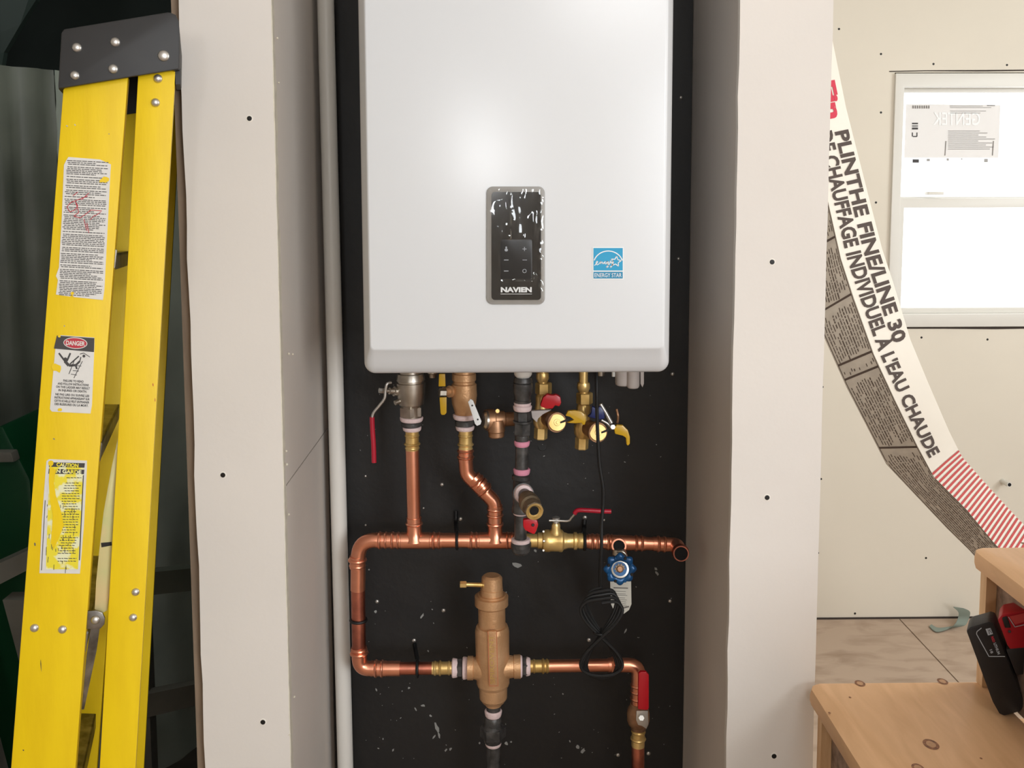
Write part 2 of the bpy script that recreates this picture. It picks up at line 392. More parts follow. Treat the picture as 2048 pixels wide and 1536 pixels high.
# nicks in the cut edge of the left panel
gs = []
for (px, py, r) in [(554,76,2.6),(557,165,2.2),(577,708,2.5),(585,709,2.2),(572,903,2.6),(573,930,3),(577,1030,2.5),(588,1395,2.5),(578,1470,3)]:
    c = U(px, py, YF-0.0004); gs.append(turn_geo(c+Vector((0,0.002,0)), c, [(0,r*S(c)),(1,r*0.4*S(c))], 7))
merge('edge_chip', wl, M_edge, gs)

# ------------------------------------------------------------------ window
wn = thing('window_1', 'white vinyl double hung window with a mirrored sticker on the upper pane', 'window', (wx0, YW, wz0)); wn['kind'] = 'structure'
del wn['category']
def ringframe(name, x0, x1, z0, z1, wd, y0, y1, m, parent, wt=None, wb=None):
    wt = wt or wd; wb = wb or wd
    V = []
    for y in (y0, y1):
        V += [(x0,y,z0),(x1,y,z0),(x1,y,z1),(x0,y,z1),(x0+wd,y,z0+wb),(x1-wd,y,z0+wb),(x1-wd,y,z1-wt),(x0+wd,y,z1-wt)]
    Fc = []
    for k in range(4):
        k2 = (k+1) % 4
        Fc += [(k,k2,4+k2,4+k), (8+k2,8+k,12+k,12+k2), (k2,k,8+k,8+k2), (4+k,4+k2,12+k2,12+k)]
    return mk(name, V, Fc, m, parent, bevel=0.0025)
pxm = S(U(1900, 400, YW))
ringframe('window_frame', wx0+0.0004, wx1-0.0004, wz0+0.004, wz1-0.004, 0.034, YW-0.012, YW+0.13, M_vin, wn, 0.05, 0.05)
zr = U(1900, 403, YW).z
us = ringframe('upper_sash', wx0+0.036, wx1-0.036, zr-0.01, wz1-0.054, 0.0, YW+0.045, YW+0.075, M_vin, wn) if False else None
ringframe('upper_sash', wx0+0.037, wx1-0.037, zr-0.012, wz1-0.054, 0.018, YW+0.05, YW+0.078, M_vin, wn, 0.016, 0.03)
ls = ringframe('lower_sash', wx0+0.037, wx1-0.037, wz0+0.054, zr+0.012, 0.022, YW+0.012, YW+0.045, M_vin, wn, 0.036, 0.022)
box('pane', (wx0+0.05, YW+0.062, zr), (wx1-0.05, YW+0.066, wz1-0.065), M_glass, wn)
box('pane', (wx0+0.055, YW+0.028, wz0+0.07), (wx1-0.055, YW+0.032, zr-0.02), M_glass, wn)
lk = U(1873, 388, YW); box('sash_lock', (lk.x-0.03, YW+0.002, lk.z-0.003), (lk.x+0.03, YW+0.04, lk.z+0.009), M_vin, wn, bevel=0.003)
YS = YW+0.0675
st = slab('pane_sticker', wn, M_stick, [(1812,208),(2001,210),(1997,316),(1808,316)], YS-0.006, 0.0005)
fS = onY(YS-0.0075)
merge('sticker_lettering', st, M_white, [text_geo('GENTEK', fS, (1866,250), (1,0), 25, 94, 0.01, False, True)], smooth=False)
flat('sticker_print', st, M_inkg, [seg2((1825+ (i*4.5), 214),(1825+i*4.5+2.6, 214), 6) for i in range(8)] +
     [seg2((1896,y),(1896+random.uniform(55,96),y), 1.1) for y in range(262,300,4)] + [seg2((1900,y),(1960+random.uniform(0,25),y), 0.9) for y in (212,215,222,226)] +
     [seg2((1892,282),(1890,311),1.6), seg2((1987,282),(1985,311),1.8), seg2((1974,211),(1990,211),2)], fS)
flat('sticker_print', st, M_ink, [seg2((1824,247),(1836,247),3), seg2((1824,252),(1836,252),2), seg2((1824,257),(1836,257),4), seg2((1826,273),(1834,273),2), seg2((1825,265),(1825,273),2), seg2((1834,265),(1834,273),2)] +
     [seg2((1825,322),(1838,322),7)], fS)
flat('sticker_print', st, M_grey, [seg2((1853,320),(1860,320),5), seg2((1968,321),(1976,321),7), seg2((1893,319),(1898,319),5), seg2((1922,318),(1925,318),3)], fS)
# rough gaps around the frame
V = []
def rough(name, pts):
    flat(name, wn, M_hole, pts, lambda x, y: U(x, y, YW-0.0015))
rough('caulk_gap', [[(1778,142),(1850,140.5),(1960,140),(2075,139),(2075,141.5),(1965,143),(1850,142.4),(1779,144)]])
rough('caulk_gap', [[(1812,655),(1890,654.5),(2075,653.5),(2075,657),(1990,658.5),(1890,657.6),(1812,657.6)]])
0 and rough('caulk_gap', [[(1777,142),(1779,142),(1776,300),(1774,300)]])
# pipe stub in the room wall
a = U(2004, 962, YW); stub = thing('pipe_stub', 'short grey pipe stub poking out of the wall under the window', 'pipe', a)
V, Fc = turn_geo(a+Vector((0,0.01,0)), a+Vector((0.004,-0.05,0)), [(0,0.010),(1,0.010),(1.001,0.007),(1.0011,0.007)], 18); mk('sleeve', V, Fc, M_vin, stub, smooth=True)
V, Fc = turn_geo(a+Vector((0.004,-0.045,0)), a+Vector((0.004,-0.0508,0)), [(0,0.007),(1,0.007)], 16); mk('dark_bore', V, Fc, M_bore, stub, smooth=True)
# scrap on the floor
YQ = YW-0.07
P = [UZ(1858,1253,0.004), UZ(1872,1264,0.004), UZ(1893,1260,0.004), U(1908,1250,YQ-0.03), U(1915,1238,YQ), U(1917,1225,YQ-0.01), U(1906,1214,YQ-0.03)]
Q = [UZ(1862,1249,0.004), UZ(1876,1256,0.004), UZ(1905,1253,0.004), U(1928,1252,YQ+0.0), U(1937,1238,YQ+0.03), U(1939,1224,YQ+0.02), U(1926,1217,YQ)]
P = catmull(P, 5); Q = catmull(Q, 5); n = len(P); V = P+Q+[p+Vector((0.001,-0.001,0.002)) for p in P]+[q+Vector((0.001,-0.001,0.002)) for q in Q]
Fc = []
for i in range(n-1): Fc += [(i,i+1,n+i+1,n+i), (2*n+i,3*n+i,3*n+i+1,2*n+i+1), (i,2*n+i,2*n+i+1,i+1), (n+i,n+i+1,3*n+i+1,3*n+i)]
Fc += [(0,n,3*n,2*n), (n-1,3*n-1,4*n-1,2*n-1)]
tag(mk('plastic_scrap', V, Fc, M_scrap, None, smooth=True), 'curled grey green plastic scrap on the plywood floor against the far wall', 'scrap')

# ------------------------------------------------------------------ dark room on the left
YD = 2.3
# plastic-wrapped cabinet
def wrapped():
    t = thing('wrapped_cabinet', 'tall dark cabinet wrapped in wrinkled plastic behind the yellow ladder', 'cabinet', (-1.1, YD, 0))
    P0 = U(-60, 140, 2.45); P1 = U(108, 140, 2.60); P2 = U(470, 140, 3.15)
    z1 = P0.z; N = 14; Mz = 26
    def face(a, b, ztop, seed):
        random.seed(seed); V = []; Fc = []; d = (b-a); n = Vector((d.y, -d.x, 0)).normalized()
        for i in range(N+1):
            for j in range(Mz+1):
                p = a+d*(i/N); z = ztop*j/Mz; V.append(Vector((p.x, p.y, z)) + n*(random.uniform(-1,1)*0.006 + 0.007*math.sin(i*1.1+j*0.13)))
        for i in range(N):
            for j in range(Mz):
                k = i*(Mz+1)+j; Fc.append((k, k+Mz+1, k+Mz+2, k+1))
        return V, Fc
    ztop = P1.z
    for k, (a, b) in enumerate([(P0, P1), (P1, P2)]):
        V, Fc = face(Vector((a.x,a.y,0)), Vector((b.x,b.y,0)), ztop, 5+k)
        o = mk('plastic_wrap' if k == 0 else 'side_panel', V, Fc, M_dkw if k == 0 else M_dkp, t, smooth=True, angle=80)
    d = Vector((P1.y-P2.y, P2.x-P1.x, 0)).normalized()
    back = [Vector((p.x,p.y+0.05,0)) for p in (P0,P1,P2)]+[Vector((P2.x,P2.y+0.3,0)),Vector((P0.x,P2.y+0.2,0))]
    prism3('cabinet_body', [Vector((p.x,p.y,0.02)) for p in back], (0,0,ztop-0.03), M_dkw, t)
    return t
wrapped()
random.seed(11)
# bench rail and kick board seen between ladder and wall
t = thing('low_bench', 'low grey timber bench in the dark room beside the left wall', 'bench', U(345,1400,2.0))
prism3('apron', [U(250,1398,2.15),U(470,1352,2.35),U(470,1392,2.35),U(250,1446,2.15)], (0.0,0.03,0), M_dkt, t)
prism3('shelf_rail', [U(250,1150,2.16),U(470,1128,2.36),U(470,1172,2.36),U(250,1196,2.16)], (0.0,0.03,0), M_dkw, t)
for px in (262, 455):
    a = U(px,1150,2.20 if px < 300 else 2.38); box('leg', (a.x-0.03,a.y,0), (a.x+0.03,a.y+0.04,a.z), M_dkt, t)
# trestle and green bin at lower left
t = thing('trestle', 'grey timber trestle in the dark corner left of the ladder', 'trestle', U(0,1300,1.85))
prism3('top_rail', [U(-140,1190,1.9),U(75,1092,1.95),U(75,1130,1.95),U(-140,1240,1.9)], (0,0.05,0), M_dkt, t)
for dx in (-150, 0):
    a = U(5+dx,1200,1.92); b = U(70+dx,1440,1.92); bz = b + (b-a)*((0-b.z)/(b.z-a.z)); o = Vector((0.045,0,0))
    prism3('leg', [a, a+o, bz+o, bz], (0,0.04,0), M_dkt, t)
t = thing('storage_bin', 'dark green plastic storage bin at the far left edge behind the ladder', 'bin', U(-40,1300,2.3))
zb1 = U(0,850,2.3).z
prism3('bin_body', [U(-260,1000,2.10), U(4,850,2.10), U(60,960,2.10), U(110,1560,2.1), U(-200,1560,2.1)], (0,0.22,0), M_dkg, t, bevel=0.01)
prism3('bin_lid', [U(-260,905,2.07), U(22,905,2.07), U(28,925,2.07), U(-260,930,2.07)], (0,0.03,0), M_dkt, t, bevel=0.004)
t = thing('hanging_tarp', 'dark green tarp hanging in the upper left corner of the dark room', 'tarp', U(0,60,2.6))
P = [U(-300,-160,2.5),U(110,-160,2.6),U(72,0,2.6),U(40,50,2.6),U(8,105,2.6),U(2,140,2.58),U(-300,180,2.5)]
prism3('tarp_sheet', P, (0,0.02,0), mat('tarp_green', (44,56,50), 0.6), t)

# ------------------------------------------------------------------ plywood backboard with its screws and paint flecks
bx0 = xLi+0.004; bx1 = xRi+0.0065
bb = thing('plywood_backboard', 'black painted plywood board behind the boiler and pipes', 'board', ((bx0+bx1)/2, YB, 0))
box('board', (bx0, YB, Z0+0.001), (bx1, YB+0.018, Z1-0.001), M_black, bb)
scr = [(884,969,4.2),(921,1038,4.4),(1170,1035,4.6),(754,1203,4.2),(887,1221,4.4),(828,1281,4.4),(1178,1280,4.4),(1340,1202,3.8),(1236,1510,4.2),(1297,1507,4.2),(1362,195,3.6),(1357,517,3.2),(1345,748,4.0),(731,952,2.8),(731,1050,2.4),(1208,1040,2.6),(847,1016,2.4)]
for x, y, r in scr:
    c = U(x, y, YB); R = r*S(c)
    V, Fc = turn_geo(c+Vector((0,0.001,0)), c+Vector((0,-0.0022,0)), [(0,R),(0.35,R),(0.8,R*0.75),(1,R*0.35)], 14)
    mk('screw', V, Fc, M_steel, bb, smooth=True, angle=60)
polys = []
def blob(x, y, r, n=7, el=1.0, a=0.0):
    pts = []
    for k in range(n):
        t = 2*PI*k/n; q = r*random.uniform(0.6,1.15); u = q*math.cos(t)*el; v = q*math.sin(t); pts.append((x+u*math.cos(a)-v*math.sin(a), y+u*math.sin(a)+v*math.cos(a)))
    return pts
for (x, y, r, el, a) in [(751,1223,3.2,1,0),(873,1455,4.2,2.6,1.3),(878,1470,3,2.6,1.3),(868,1474,1.8,3.2,2.2),(861,1431,2.2,1.4,.7),(846,1411,2.4,2,.2),(831,1418,2,2,1.2),(786,1500,2.2,1.6,2),(892,1500,2.2,2,2.3),(901,1498,2.6,1.3,2.2),
      (959,1486,2.6,1,0),(1013,1487,3.4,1.3,.8),(1022,1484,2,1,0),(844,1232,2.6,2.4,2.2),(856,1302,1.8,1.6,1),(1070,1062,2.2,1,0),(1071,1102,2.6,1.4,1),(1312,1138,2.6,1.6,1.2),(1314,1147,2.6,2,.9),(1251,1262,1.6,3.4,2.1),(1155,1494,3.4,1.4,1),(1166,1502,4,1.6,2.2),(1035,1130,6,1.8,.2),(818,1376,2.6,1,0),(753,1380,1.6,2.5,1.2),(738,1139,1.8,1,0),(1126,1388,1.8,1,0)]:
    polys.append(blob(x, y, r, 9, el, a))
for _ in range(105):
    x = random.uniform(712,1348); y = random.choice([random.uniform(760,1000), random.uniform(1110,1530), random.uniform(1360,1530)])
    polys.append(blob(x, y, random.choice([0.6,0.7,0.8,0.9,1.3]), 6, random.uniform(1,2), random.uniform(0,3)))
flat('paint_flecks', bb, M_dust, polys, onY(YB-0.0006), kind='stuff')
polys = [ell(1085,893,9,9,20), ]
for p in [ell(1085,893,9.5,9.5,24)]:
    V, Fc = turn_geo(U(1085,893,YB), U(1085,893,YB-0.0008), [(0,9*S(U(1085,893,YB))),(1,8.5*S(U(1085,893,YB)))], 24)
    mk('filled_knot', V, Fc, M_scrw, bb)

# white riser pipe at the left of the niche with ragged black edge
pa = U(651, 0, 1.77); pb = U(691, 1536, 1.77); sl = (pb-pa)/(pb.z-pa.z)
pt = pa+sl*(Z1-0.002-pa.z); pe = pa+sl*(0.001-pa.z); rp = 16.8*S(pa)
o = thing('vent_pipe', 'white plastic pipe standing upright along the left wall of the niche', 'pipe', pe)
V, Fc = turn_geo(pe, pt, [(0,rp),(1,rp)], 40); mk('pipe', V, Fc, M_pvc, o, smooth=True)
V = []; N = 420; zA = 0.6; zB = 2.2
for i in range(N+1):
    z = zA+(zB-zA)*i/N; j = random.uniform(0,0.0030); c = pa+sl*(z-pa.z)
    V += [Vector((c.x+rp*0.90-j, c.y-rp*0.45, z)), Vector((c.x+rp*1.02, c.y+rp*0.6, z))]
mk('ragged_edge', V, [(2*i,2*i+1,2*i+3,2*i+2) for i in range(N)], M_black, o, fix=False)

# ------------------------------------------------------------------ boiler
YC = 1.42                                 # front face
b0 = U(726, 600, YC+0.03); b1 = U(1340, 600, YC+0.03); bz = U(1030, 746, YC+0.03).z; bzt = bz+0.695
boiler = thing('wall_boiler', 'white wall hung boiler with a small black display in its front', 'boiler', ((b0.x+b1.x)/2, YB-0.02, bz))
def rrect(x0, x1, z0, z1, r, y, n=8):
    out = []
    for (cx, cz, a0) in [(x1-r,z0+r,-PI/2),(x1-r,z1-r,0),(x0+r,z1-r,PI/2),(x0+r,z0+r,PI)]:
        for k in range(n+1):
            a = a0+PI/2*k/n; out.append(Vector((cx+r*math.cos(a), y, cz+r*math.sin(a))))
    return out
def loft(name, loops, m, parent, cap0=True, cap1=True, angle=30, kind=None):
    n = len(loops[0]); V = [v for l in loops for v in l]; Fc = []
    for i in range(len(loops)-1):
        for k in range(n): Fc.append((i*n+k, i*n+(k+1)%n, (i+1)*n+(k+1)%n, (i+1)*n+k))
    if cap0: Fc.append(tuple(range(n)))
    if cap1: Fc.append(tuple((len(loops)-1)*n+k for k in range(n)))
    return mk(name, V, Fc, m, parent, smooth=True, angle=angle)
X0, X1 = b0.x, b1.x
loft('casing', [rrect(X0+0.003,X1-0.003,bz+0.004,bzt,0.012,YB-0.001), rrect(X0+0.003,X1-0.003,bz+0.004,bzt,0.012,YC+0.06)], M_boil, boiler)
ins = [(0,0,YC+0.058),(0,0,YC+0.034),(0.0006,0.001,YC+0.030),(0.002,0.004,YC+0.0255),(0.0045,0.012,YC+0.019),(0.008,0.024,YC+0.0115),(0.0108,0.034,YC+0.0052),(0.0125,0.0385,YC+0.0016),(0.0140,0.0405,YC+0.0002),(0.0155,0.042,YC)]
loft('front_cover', [rrect(X0+a,X1-a,bz+b,bzt-a,max(0.0165-a*0.75,0.003),y) for a, b, y in ins], M_boil, boiler, cap0=False, angle=40)
# control panel
fP = lambda e: onY(YC-e)
def rr_px(x0, y0, x1, y1, r, n=6):
    out = []
    for cx, cy, a0 in [(x1-r,y0+r,-PI/2),(x1-r,y1-r,0),(x0+r,y1-r,PI/2),(x0+r,y0+r,PI)]:
        for k in range(n+1):
            a = a0+PI/2*k/n; out.append((cx+r*math.cos(a), cy+r*math.sin(a)))
    return out
cp = prism3('panel_frame', [U(x,y,YC-0.0035) for x,y in rr_px(973,373,1090,609,13)], (0,0.0034,0), M_grey, boiler, bevel=0.0015); cp['label'] = 'grey surround of the display'
ds = prism3('display', [U(x,y,YC-0.0042) for x,y in rr_px(983,384,1082,600,7)], (0,0.001,0), M_disp, boiler)
kp = prism3('keypad', [U(x,y,YC-0.0052) for x,y in rr_px(1001,479,1064,558,4)], (0,0.001,0), M_key, boiler, bevel=0.0004)
fk = onY(YC-0.0056)
flat('key_symbols', kp, M_pale, [seg2((1045,498),(1053,498),1.3), seg2((1049,494),(1049,502),1.3), seg2((1045,520),(1054,520),1.3), seg2((1008,520),(1017,520),1.8), seg2((1008,542),(1017,542),1.8),
     ell(1012.5,500,3.4,3,10), ell(1012.5,495,1.8,2.2,8)] + [seg2(ell(1049,542,3.6,3.6,10)[i], ell(1049,542,3.6,3.6,10)[(i+1)%10], 1.3) for i in range(10)], fk)
text('logo_lettering', ds, M_white, [('NAVIEN', (1032.5,584), (1,0), 9.2, 62, 0.05, True)], onY(YC-0.0049))
flat('logo_underline', ds, M_white, [seg2((1001,588),(1064,588),0.9)], onY(YC-0.0049))
# crumpled protective film over the display
random.seed(3)
nx, ny = 34, 66; V = []
from mathutils import noise as mn
for j in range(ny+1):
    for i in range(nx+1):
        x = 979+108*i/nx; y = 378+226*j/ny
        h = abs(mn.noise(Vector((x*0.045, y*0.026, 1.3))))*1.9 + abs(mn.noise(Vector((x*0.10+y*0.05, y*0.06, 5))))*0.35
        ridge = math.exp(-((x-1022-3*math.sin(y*.09))/3.5)**2)*(1.6 if y < 478 else 0.0) + math.exp(-((x-1081-2*math.sin(y*.11))/3.0)**2)*1.5
        in_key = 1000 < x < 1065 and 478 < y < 560
        V.append(U(x, y, YC-0.0062-(0.0003 if in_key else 0.0012*(h+ridge))))
Fc = [(j*(nx+1)+i, j*(nx+1)+i+1, (j+1)*(nx+1)+i+1, (j+1)*(nx+1)+i) for j in range(ny) for i in range(nx)]
fm = mk('protective_film', V, Fc, M_film, boiler, smooth=True, angle=24, fix=False); fm['label'] = 'clear crumpled protective film over the display'
# efficiency sticker
sk = prism3('efficiency_sticker', [U(x,y,YC-0.0006) for x,y in [(1185,494),(1247,494),(1247,559),(1185,559)]], (0,0.0005,0), M_white, boiler); sk['label'] = 'square blue sticker with a star'
fs = onY(YC-0.0009)
flat('sticker_field', sk, M_blue, [[(1187,496),(1245.5,496),(1245.5,541),(1187,541)]], fs)
flat('sticker_field', sk, M_blue2, [[(1187,543.5),(1245.5,543.5),(1245.5,557),(1187,557)]], fs)
fs2 = onY(YC-0.0012)
arc = [(1216.5-29.5*math.cos(t), 529-27*math.sin(t)) for t in [PI*(0.1+0.8*k/24) for k in range(25)]]
star = []
for k in range(5): 
    for rr, da in ((11, 0), (5, PI/5)):
        t = -PI/2+0.15+k*2*PI/5+da; star.append((1232+rr*math.cos(t), 523+rr*math.sin(t)))
flat('sticker_mark', sk, M_white, [seg2(arc[i], arc[i+1], 2) for i in range(24)] + [seg2(star[i], star[(i+1) % 10], 1.8) for i in range(10)], fs2)
def script_e():
    pts = [(1189,531),(1193,527),(1196,524),(1194,522),(1192,526),(1194,530),(1199,527),(1201,522),(1201,528),(1204,523),(1206,528),(1209,524),(1211,523),(1209,527),(1212,528),(1215,522),(1214,529),(1217,523),(1216,534),(1212,535),(1219,528),(1221,521),(1222,527),(1226,521),(1223,534),(1219,535),(1227,528)]
    return [seg2(pts[i], pts[i+1], 1.5) for i in range(len(pts)-1)]
flat('sticker_script', sk, M_white, script_e(), fs2)
text('sticker_lettering', sk, M_white, [('ENERGY STAR', (1216.2,554.3), (1,0), 8, 54, 0.0, True)], fs2)

# ------------------------------------------------------------------ plumbing helpers
YP = 1.70                                  # axis of most verticals and mains
def ring_prof(L, r, beads, end=1.2):
    """tube of radius r, with beads [(position, rise, width)]"""
    pr = [(0, r)]
    for p, h, wd in sorted(beads):
        pr += [(p-wd/2-1, r), (p-wd/2, r+h*0.6), (p, r+h), (p+wd/2, r+h*0.6), (p+wd/2+1, r)]
    pr.append((L, r))
    return [(max(0, min(L, t)), q) for t, q in pr]
def press(parent, A, B, r, m=M_cop, name='press_coupling', both=True):
    L = math.hypot(B[0]-A[0], B[1]-A[1])
    beads = [(L-5, 2.6, 4)] + ([(5, 2.6, 4)] if both else [])
    prof = ring_prof(L, r+1.6, beads)
    return turn(name, parent, m, A, B, prof)
def tape(parent, x, y, r, h, m=M_ptfe, ang=(0,1), Y=YP, name='thread_tape'):
    a = (x-ang[0]*h/2, y-ang[1]*h/2, Y); b = (x+ang[0]*h/2, y+ang[1]*h/2, Y)
    return turn(name, parent, m, a, b, [(0,r-1.5),(0.15*h,r+0.5),(0.55*h,r),(0.85*h,r-1),(h,r-2.5)], 24)
def hexnut(parent, A, B, r, m, name='hex_nut', rot=PI/6):
    L = max(1, math.hypot(B[0]-A[0], B[1]-A[1]))
    return turn(name, parent, m, A, B, [(0,r*0.9),(0.08*L,r),(0.92*L,r),(L,r*0.9)], 6, rot=rot, angle=20)

# --- 1 nickel ball valve, leftmost
t = thing('ball_valve', 'nickel plated ball valve with a long red lever hanging to its left', 'valve', U(822,800,YP))
turn('valve_body', t, M_nick, (820,690,YP), (823,838,YP), [(0,22),(56,22),(57,26),(64,28),(70,29),(71,26.5),(74,26.5),(75,29),(90,28.5),(106,27),(118,25),(120,22),(122,21),(148,21)], 36)
hexnut(t, (822,812,YP), (822.5,832,YP), 24, M_nick, rot=0)
turn('stem', t, M_nick, (796,783,YP-0.005), (765,781,YP-0.02), [(0,10),(8,10),(9,7),(17,7),(18,4),(30,4)], 18)
turn('packing_nut', t, M_steel, (770,781.5,YP-0.018), (758,781,YP-0.022), [(0,5.5),(12,5.5)], 6)
wire('lever_arm', t, M_steel, [(782,765,YP-0.025),(774,768,YP-0.03),(771,782,YP-0.03),(769,797,YP-0.03),(758,812,YP-0.03),(747,826,YP-0.03),(744,838,YP-0.03)], 2.8)
wire('lever_sleeve', t, M_red, [(744,834,YP-0.03),(745,860,YP-0.03),(747,890,YP-0.03),(748,925,YP-0.03)], 5.0)['label'] = 'red vinyl lever grip'
turn('drain_plug', t, M_nick, (800,802,YP-0.012), (790,806,YP-0.018), [(0,5),(1,5)], 10)
tape(t, 823, 838, 23, 9)
turn('reducer', t, M_iron, (823,842,YP), (824,860,YP), [(0,18),(3,21),(9,21),(12,17),(18,16)], 24)
tape(t, 824, 857, 18.5, 9)
# --- 2 brass valve
t = thing('ball_valve', 'brass ball valve with a short yellow lever and a white tag', 'valve', U(928,790,YP))
turn('valve_body', t, M_bron, (928,690,YP), (928,830,YP), [(0,21),(56,21),(57,24),(70,24),(72,22),(76,22),(78,25),(100,26),(118,24),(130,20),(140,18)], 32)
turn('stem', t, M_bron, (912,783,YP), (886,783,YP-0.02), [(0,12),(14,12),(15,8),(26,8)], 18)
hexnut(t, (892,785,YP-0.022), (878,785,YP-0.026), 9, M_nick)
slab('lever', t, M_yel, [(878,748),(890,748),(891,773),(877,773)], YP-0.035, 0.006, bevel=0.001)['label'] = 'yellow lever'
slab('lever', t, M_yel, [(879,795),(893,795),(893,826),(889,830),(883,830),(881,826)], YP-0.035, 0.006, bevel=0.001)['label'] = 'yellow lever'
wt = slab('handle_tag', t, M_white, [(936,804),(941,798),(946,801),(963,843),(961,849),(954,852),(950,848)], YP-0.055, 0.003, bevel=0.0008); wt['label'] = 'white handle strip'
for q in [(944.5,811),(955.5,839)]:
    turn('hole', wt, M_scrw, (q[0],q[1],YP-0.0545), (q[0],q[1],YP-0.0554), [(0,1.9),(1,1.9)], 10)
tape(t, 929, 833, 23, 10)
turn('reducer', t, M_iron, (929,838,YP), (930,858,YP), [(0,17),(3,19),(12,19),(14,16),(20,16)], 24)
tape(t, 930, 856, 18.5, 9)
# --- relief valve beside it
t = thing('relief_valve', 'small aged bronze relief valve between the second and third risers', 'valve', U(992,840,YP))
turn('valve_body', t, M_bron2, (1030,838,YP+0.01), (966,840,YP), [(0,14),(20,14),(22,17),(40,18),(42,21),(52,22),(60,20),(64,14)], 28)
turn('outlet', t, M_bron2, (992,840,YP-0.004), (993,874,YP-0.004), [(0,15),(14,17),(22,17.5),(24,16),(32,16),(34,14.5)], 24)
turn('face_cap', t, M_nick, (974,840,YP-0.004), (966,840,YP-0.006), [(0,19),(3,19),(6,15)], 24)
turn('screw', t, M_brass, (995,822,YP-0.022), (995,822,YP-0.03), [(0,5),(1,4)], 12)
# --- third riser in black iron with drain
t = thing('iron_riser', 'black iron riser with white and pink thread tape in the middle of the niche', 'pipe', U(1043,900,1.66))
YI = 1.655
turn('cap_fitting', t, M_pvc, (1046,700,YI), (1046,755,YI), [(0,17),(48,18),(52,16),(55,13)], 28)
turn('bell_reducer', t, M_iron, (1046,755,YI), (1045,806,YI), [(0,17),(6,19),(9,19),(10,17),(12,19.5),(30,19),(38,16),(44,15.5),(45,17),(51,16)], 28)
tape(t, 1045, 808, 17, 7, Y=YI); tape(t, 1045, 816, 18.5, 11, Y=YI)
hexnut(t, (1045,822,YI), (1045,842,YI), 17, M_iron, 'union_nut')
turn('union_collar', t, M_iron, (1045,841,YI), (1045,845,YI), [(0,19),(4,19)], 28)
hexnut(t, (1045,845,YI), (1044,870,YI), 17.5, M_iron, 'union_nut', rot=0)
turn('union_tail', t, M_iron, (1044,869,YI), (1044,884,YI), [(0,14),(10,14),(15,13)], 24)
tape(t, 1044, 887, 15.5, 11, M_pink, Y=YI)
turn('nipple', t, M_iron, (1044,890,YI), (1043,940,YI), [(0,13),(50,13)], 24)
tape(t, 1043.5, 943, 16.5, 12, M_pink, Y=YI)
turn('tee', t, M_iron, (1043,948,YI), (1042,1026,YI), [(0,15),(3,19),(10,19),(12,16.5),(60,16.5),(68,18.5),(76,18.5),(78,15)], 28)
turn('tee_branch', t, M_iron, (1043,988,YI), (1047,988,YI-0.032), [(0,18),(0.6,19),(0.61,21),(1,21)], 28)
turn('thread_tape', t, M_ptfe, (1047,988,YI-0.030), (1048,988,YI-0.038), [(0,19.5),(0.5,19.5),(1,17)], 26)
turn('nipple', t, M_iron, (1048,988,YI-0.03), (1053,996,YI-0.06), [(0,13),(1,13)], 22)
tape(t, 1041, 1025, 15.5, 8, Y=YI)
turn('nipple', t, M_iron, (1041,1028,YI), (1041,1082,YI), [(0,12.5),(54,12.5)], 24)
tape(t, 1041.5, 1082, 19, 10, Y=YI)
turn('end_cap', t, M_iron, (1042,1084,YI), (1042,1110,YI), [(0,19),(2,20.5),(9,20.5),(10,18.5),(18,18),(23,14),(26,6)], 28)
# drain ball valve pointing at the viewer
t = thing('drain_valve', 'open ended brass drain valve with a red butterfly handle on the iron riser', 'valve', U(1062,1005,1.6))
p0 = (1052,994,YI-0.055); p1 = (1068,1021,YI-0.105)
turn('valve_body', t, M_tarn, p0, p1, [(0,14),(0.12,15),(0.15,18.5),(0.35,18.5),(0.4,21),(0.62,21),(0.68,17.5),(0.74,17.5),(0.75,18.5),(1,17)], 28)
a = U(*p1); s = S(a); dirv = (U(*p1)-U(*p0)).normalized()
V, Fc = turn_geo(a-dirv*0.012, a+dirv*0.004, [(0,19.5*s),(0.9,19.5*s),(1,17.5*s)], 8, close=False); mk('hex_end', V, Fc, M_tarn, t, smooth=True, angle=25)
V, Fc = turn_geo(a+dirv*0.0005, a+dirv*0.0012, [(0,9.6*s),(1,9.6*s)], 20); mk('dark_bore', V, Fc, M_bore, t)
V, Fc = turn_geo(a+dirv*0.0046, a+dirv*0.0008, [(0,17.6*s),(0.05,13.5*s),(0.5,12.5*s),(1,9.4*s)], 28, close=False); mk('bright_throat', V, Fc, M_brass, t, smooth=True)
slab('butterfly_handle', t, M_redp, [(1046,1040),(1058,1038),(1074,1040),(1077,1050),(1073,1062),(1069,1070),(1062,1067),(1050,1061),(1046,1054)], YI-0.10, 0.012, bevel=0.003)['label'] = 'red butterfly handle'
turn('handle_screw', t, M_scrw, (1066,1050,YI-0.1005), (1066,1050,YI-0.103), [(0,3.2),(1,2.4)], 12)

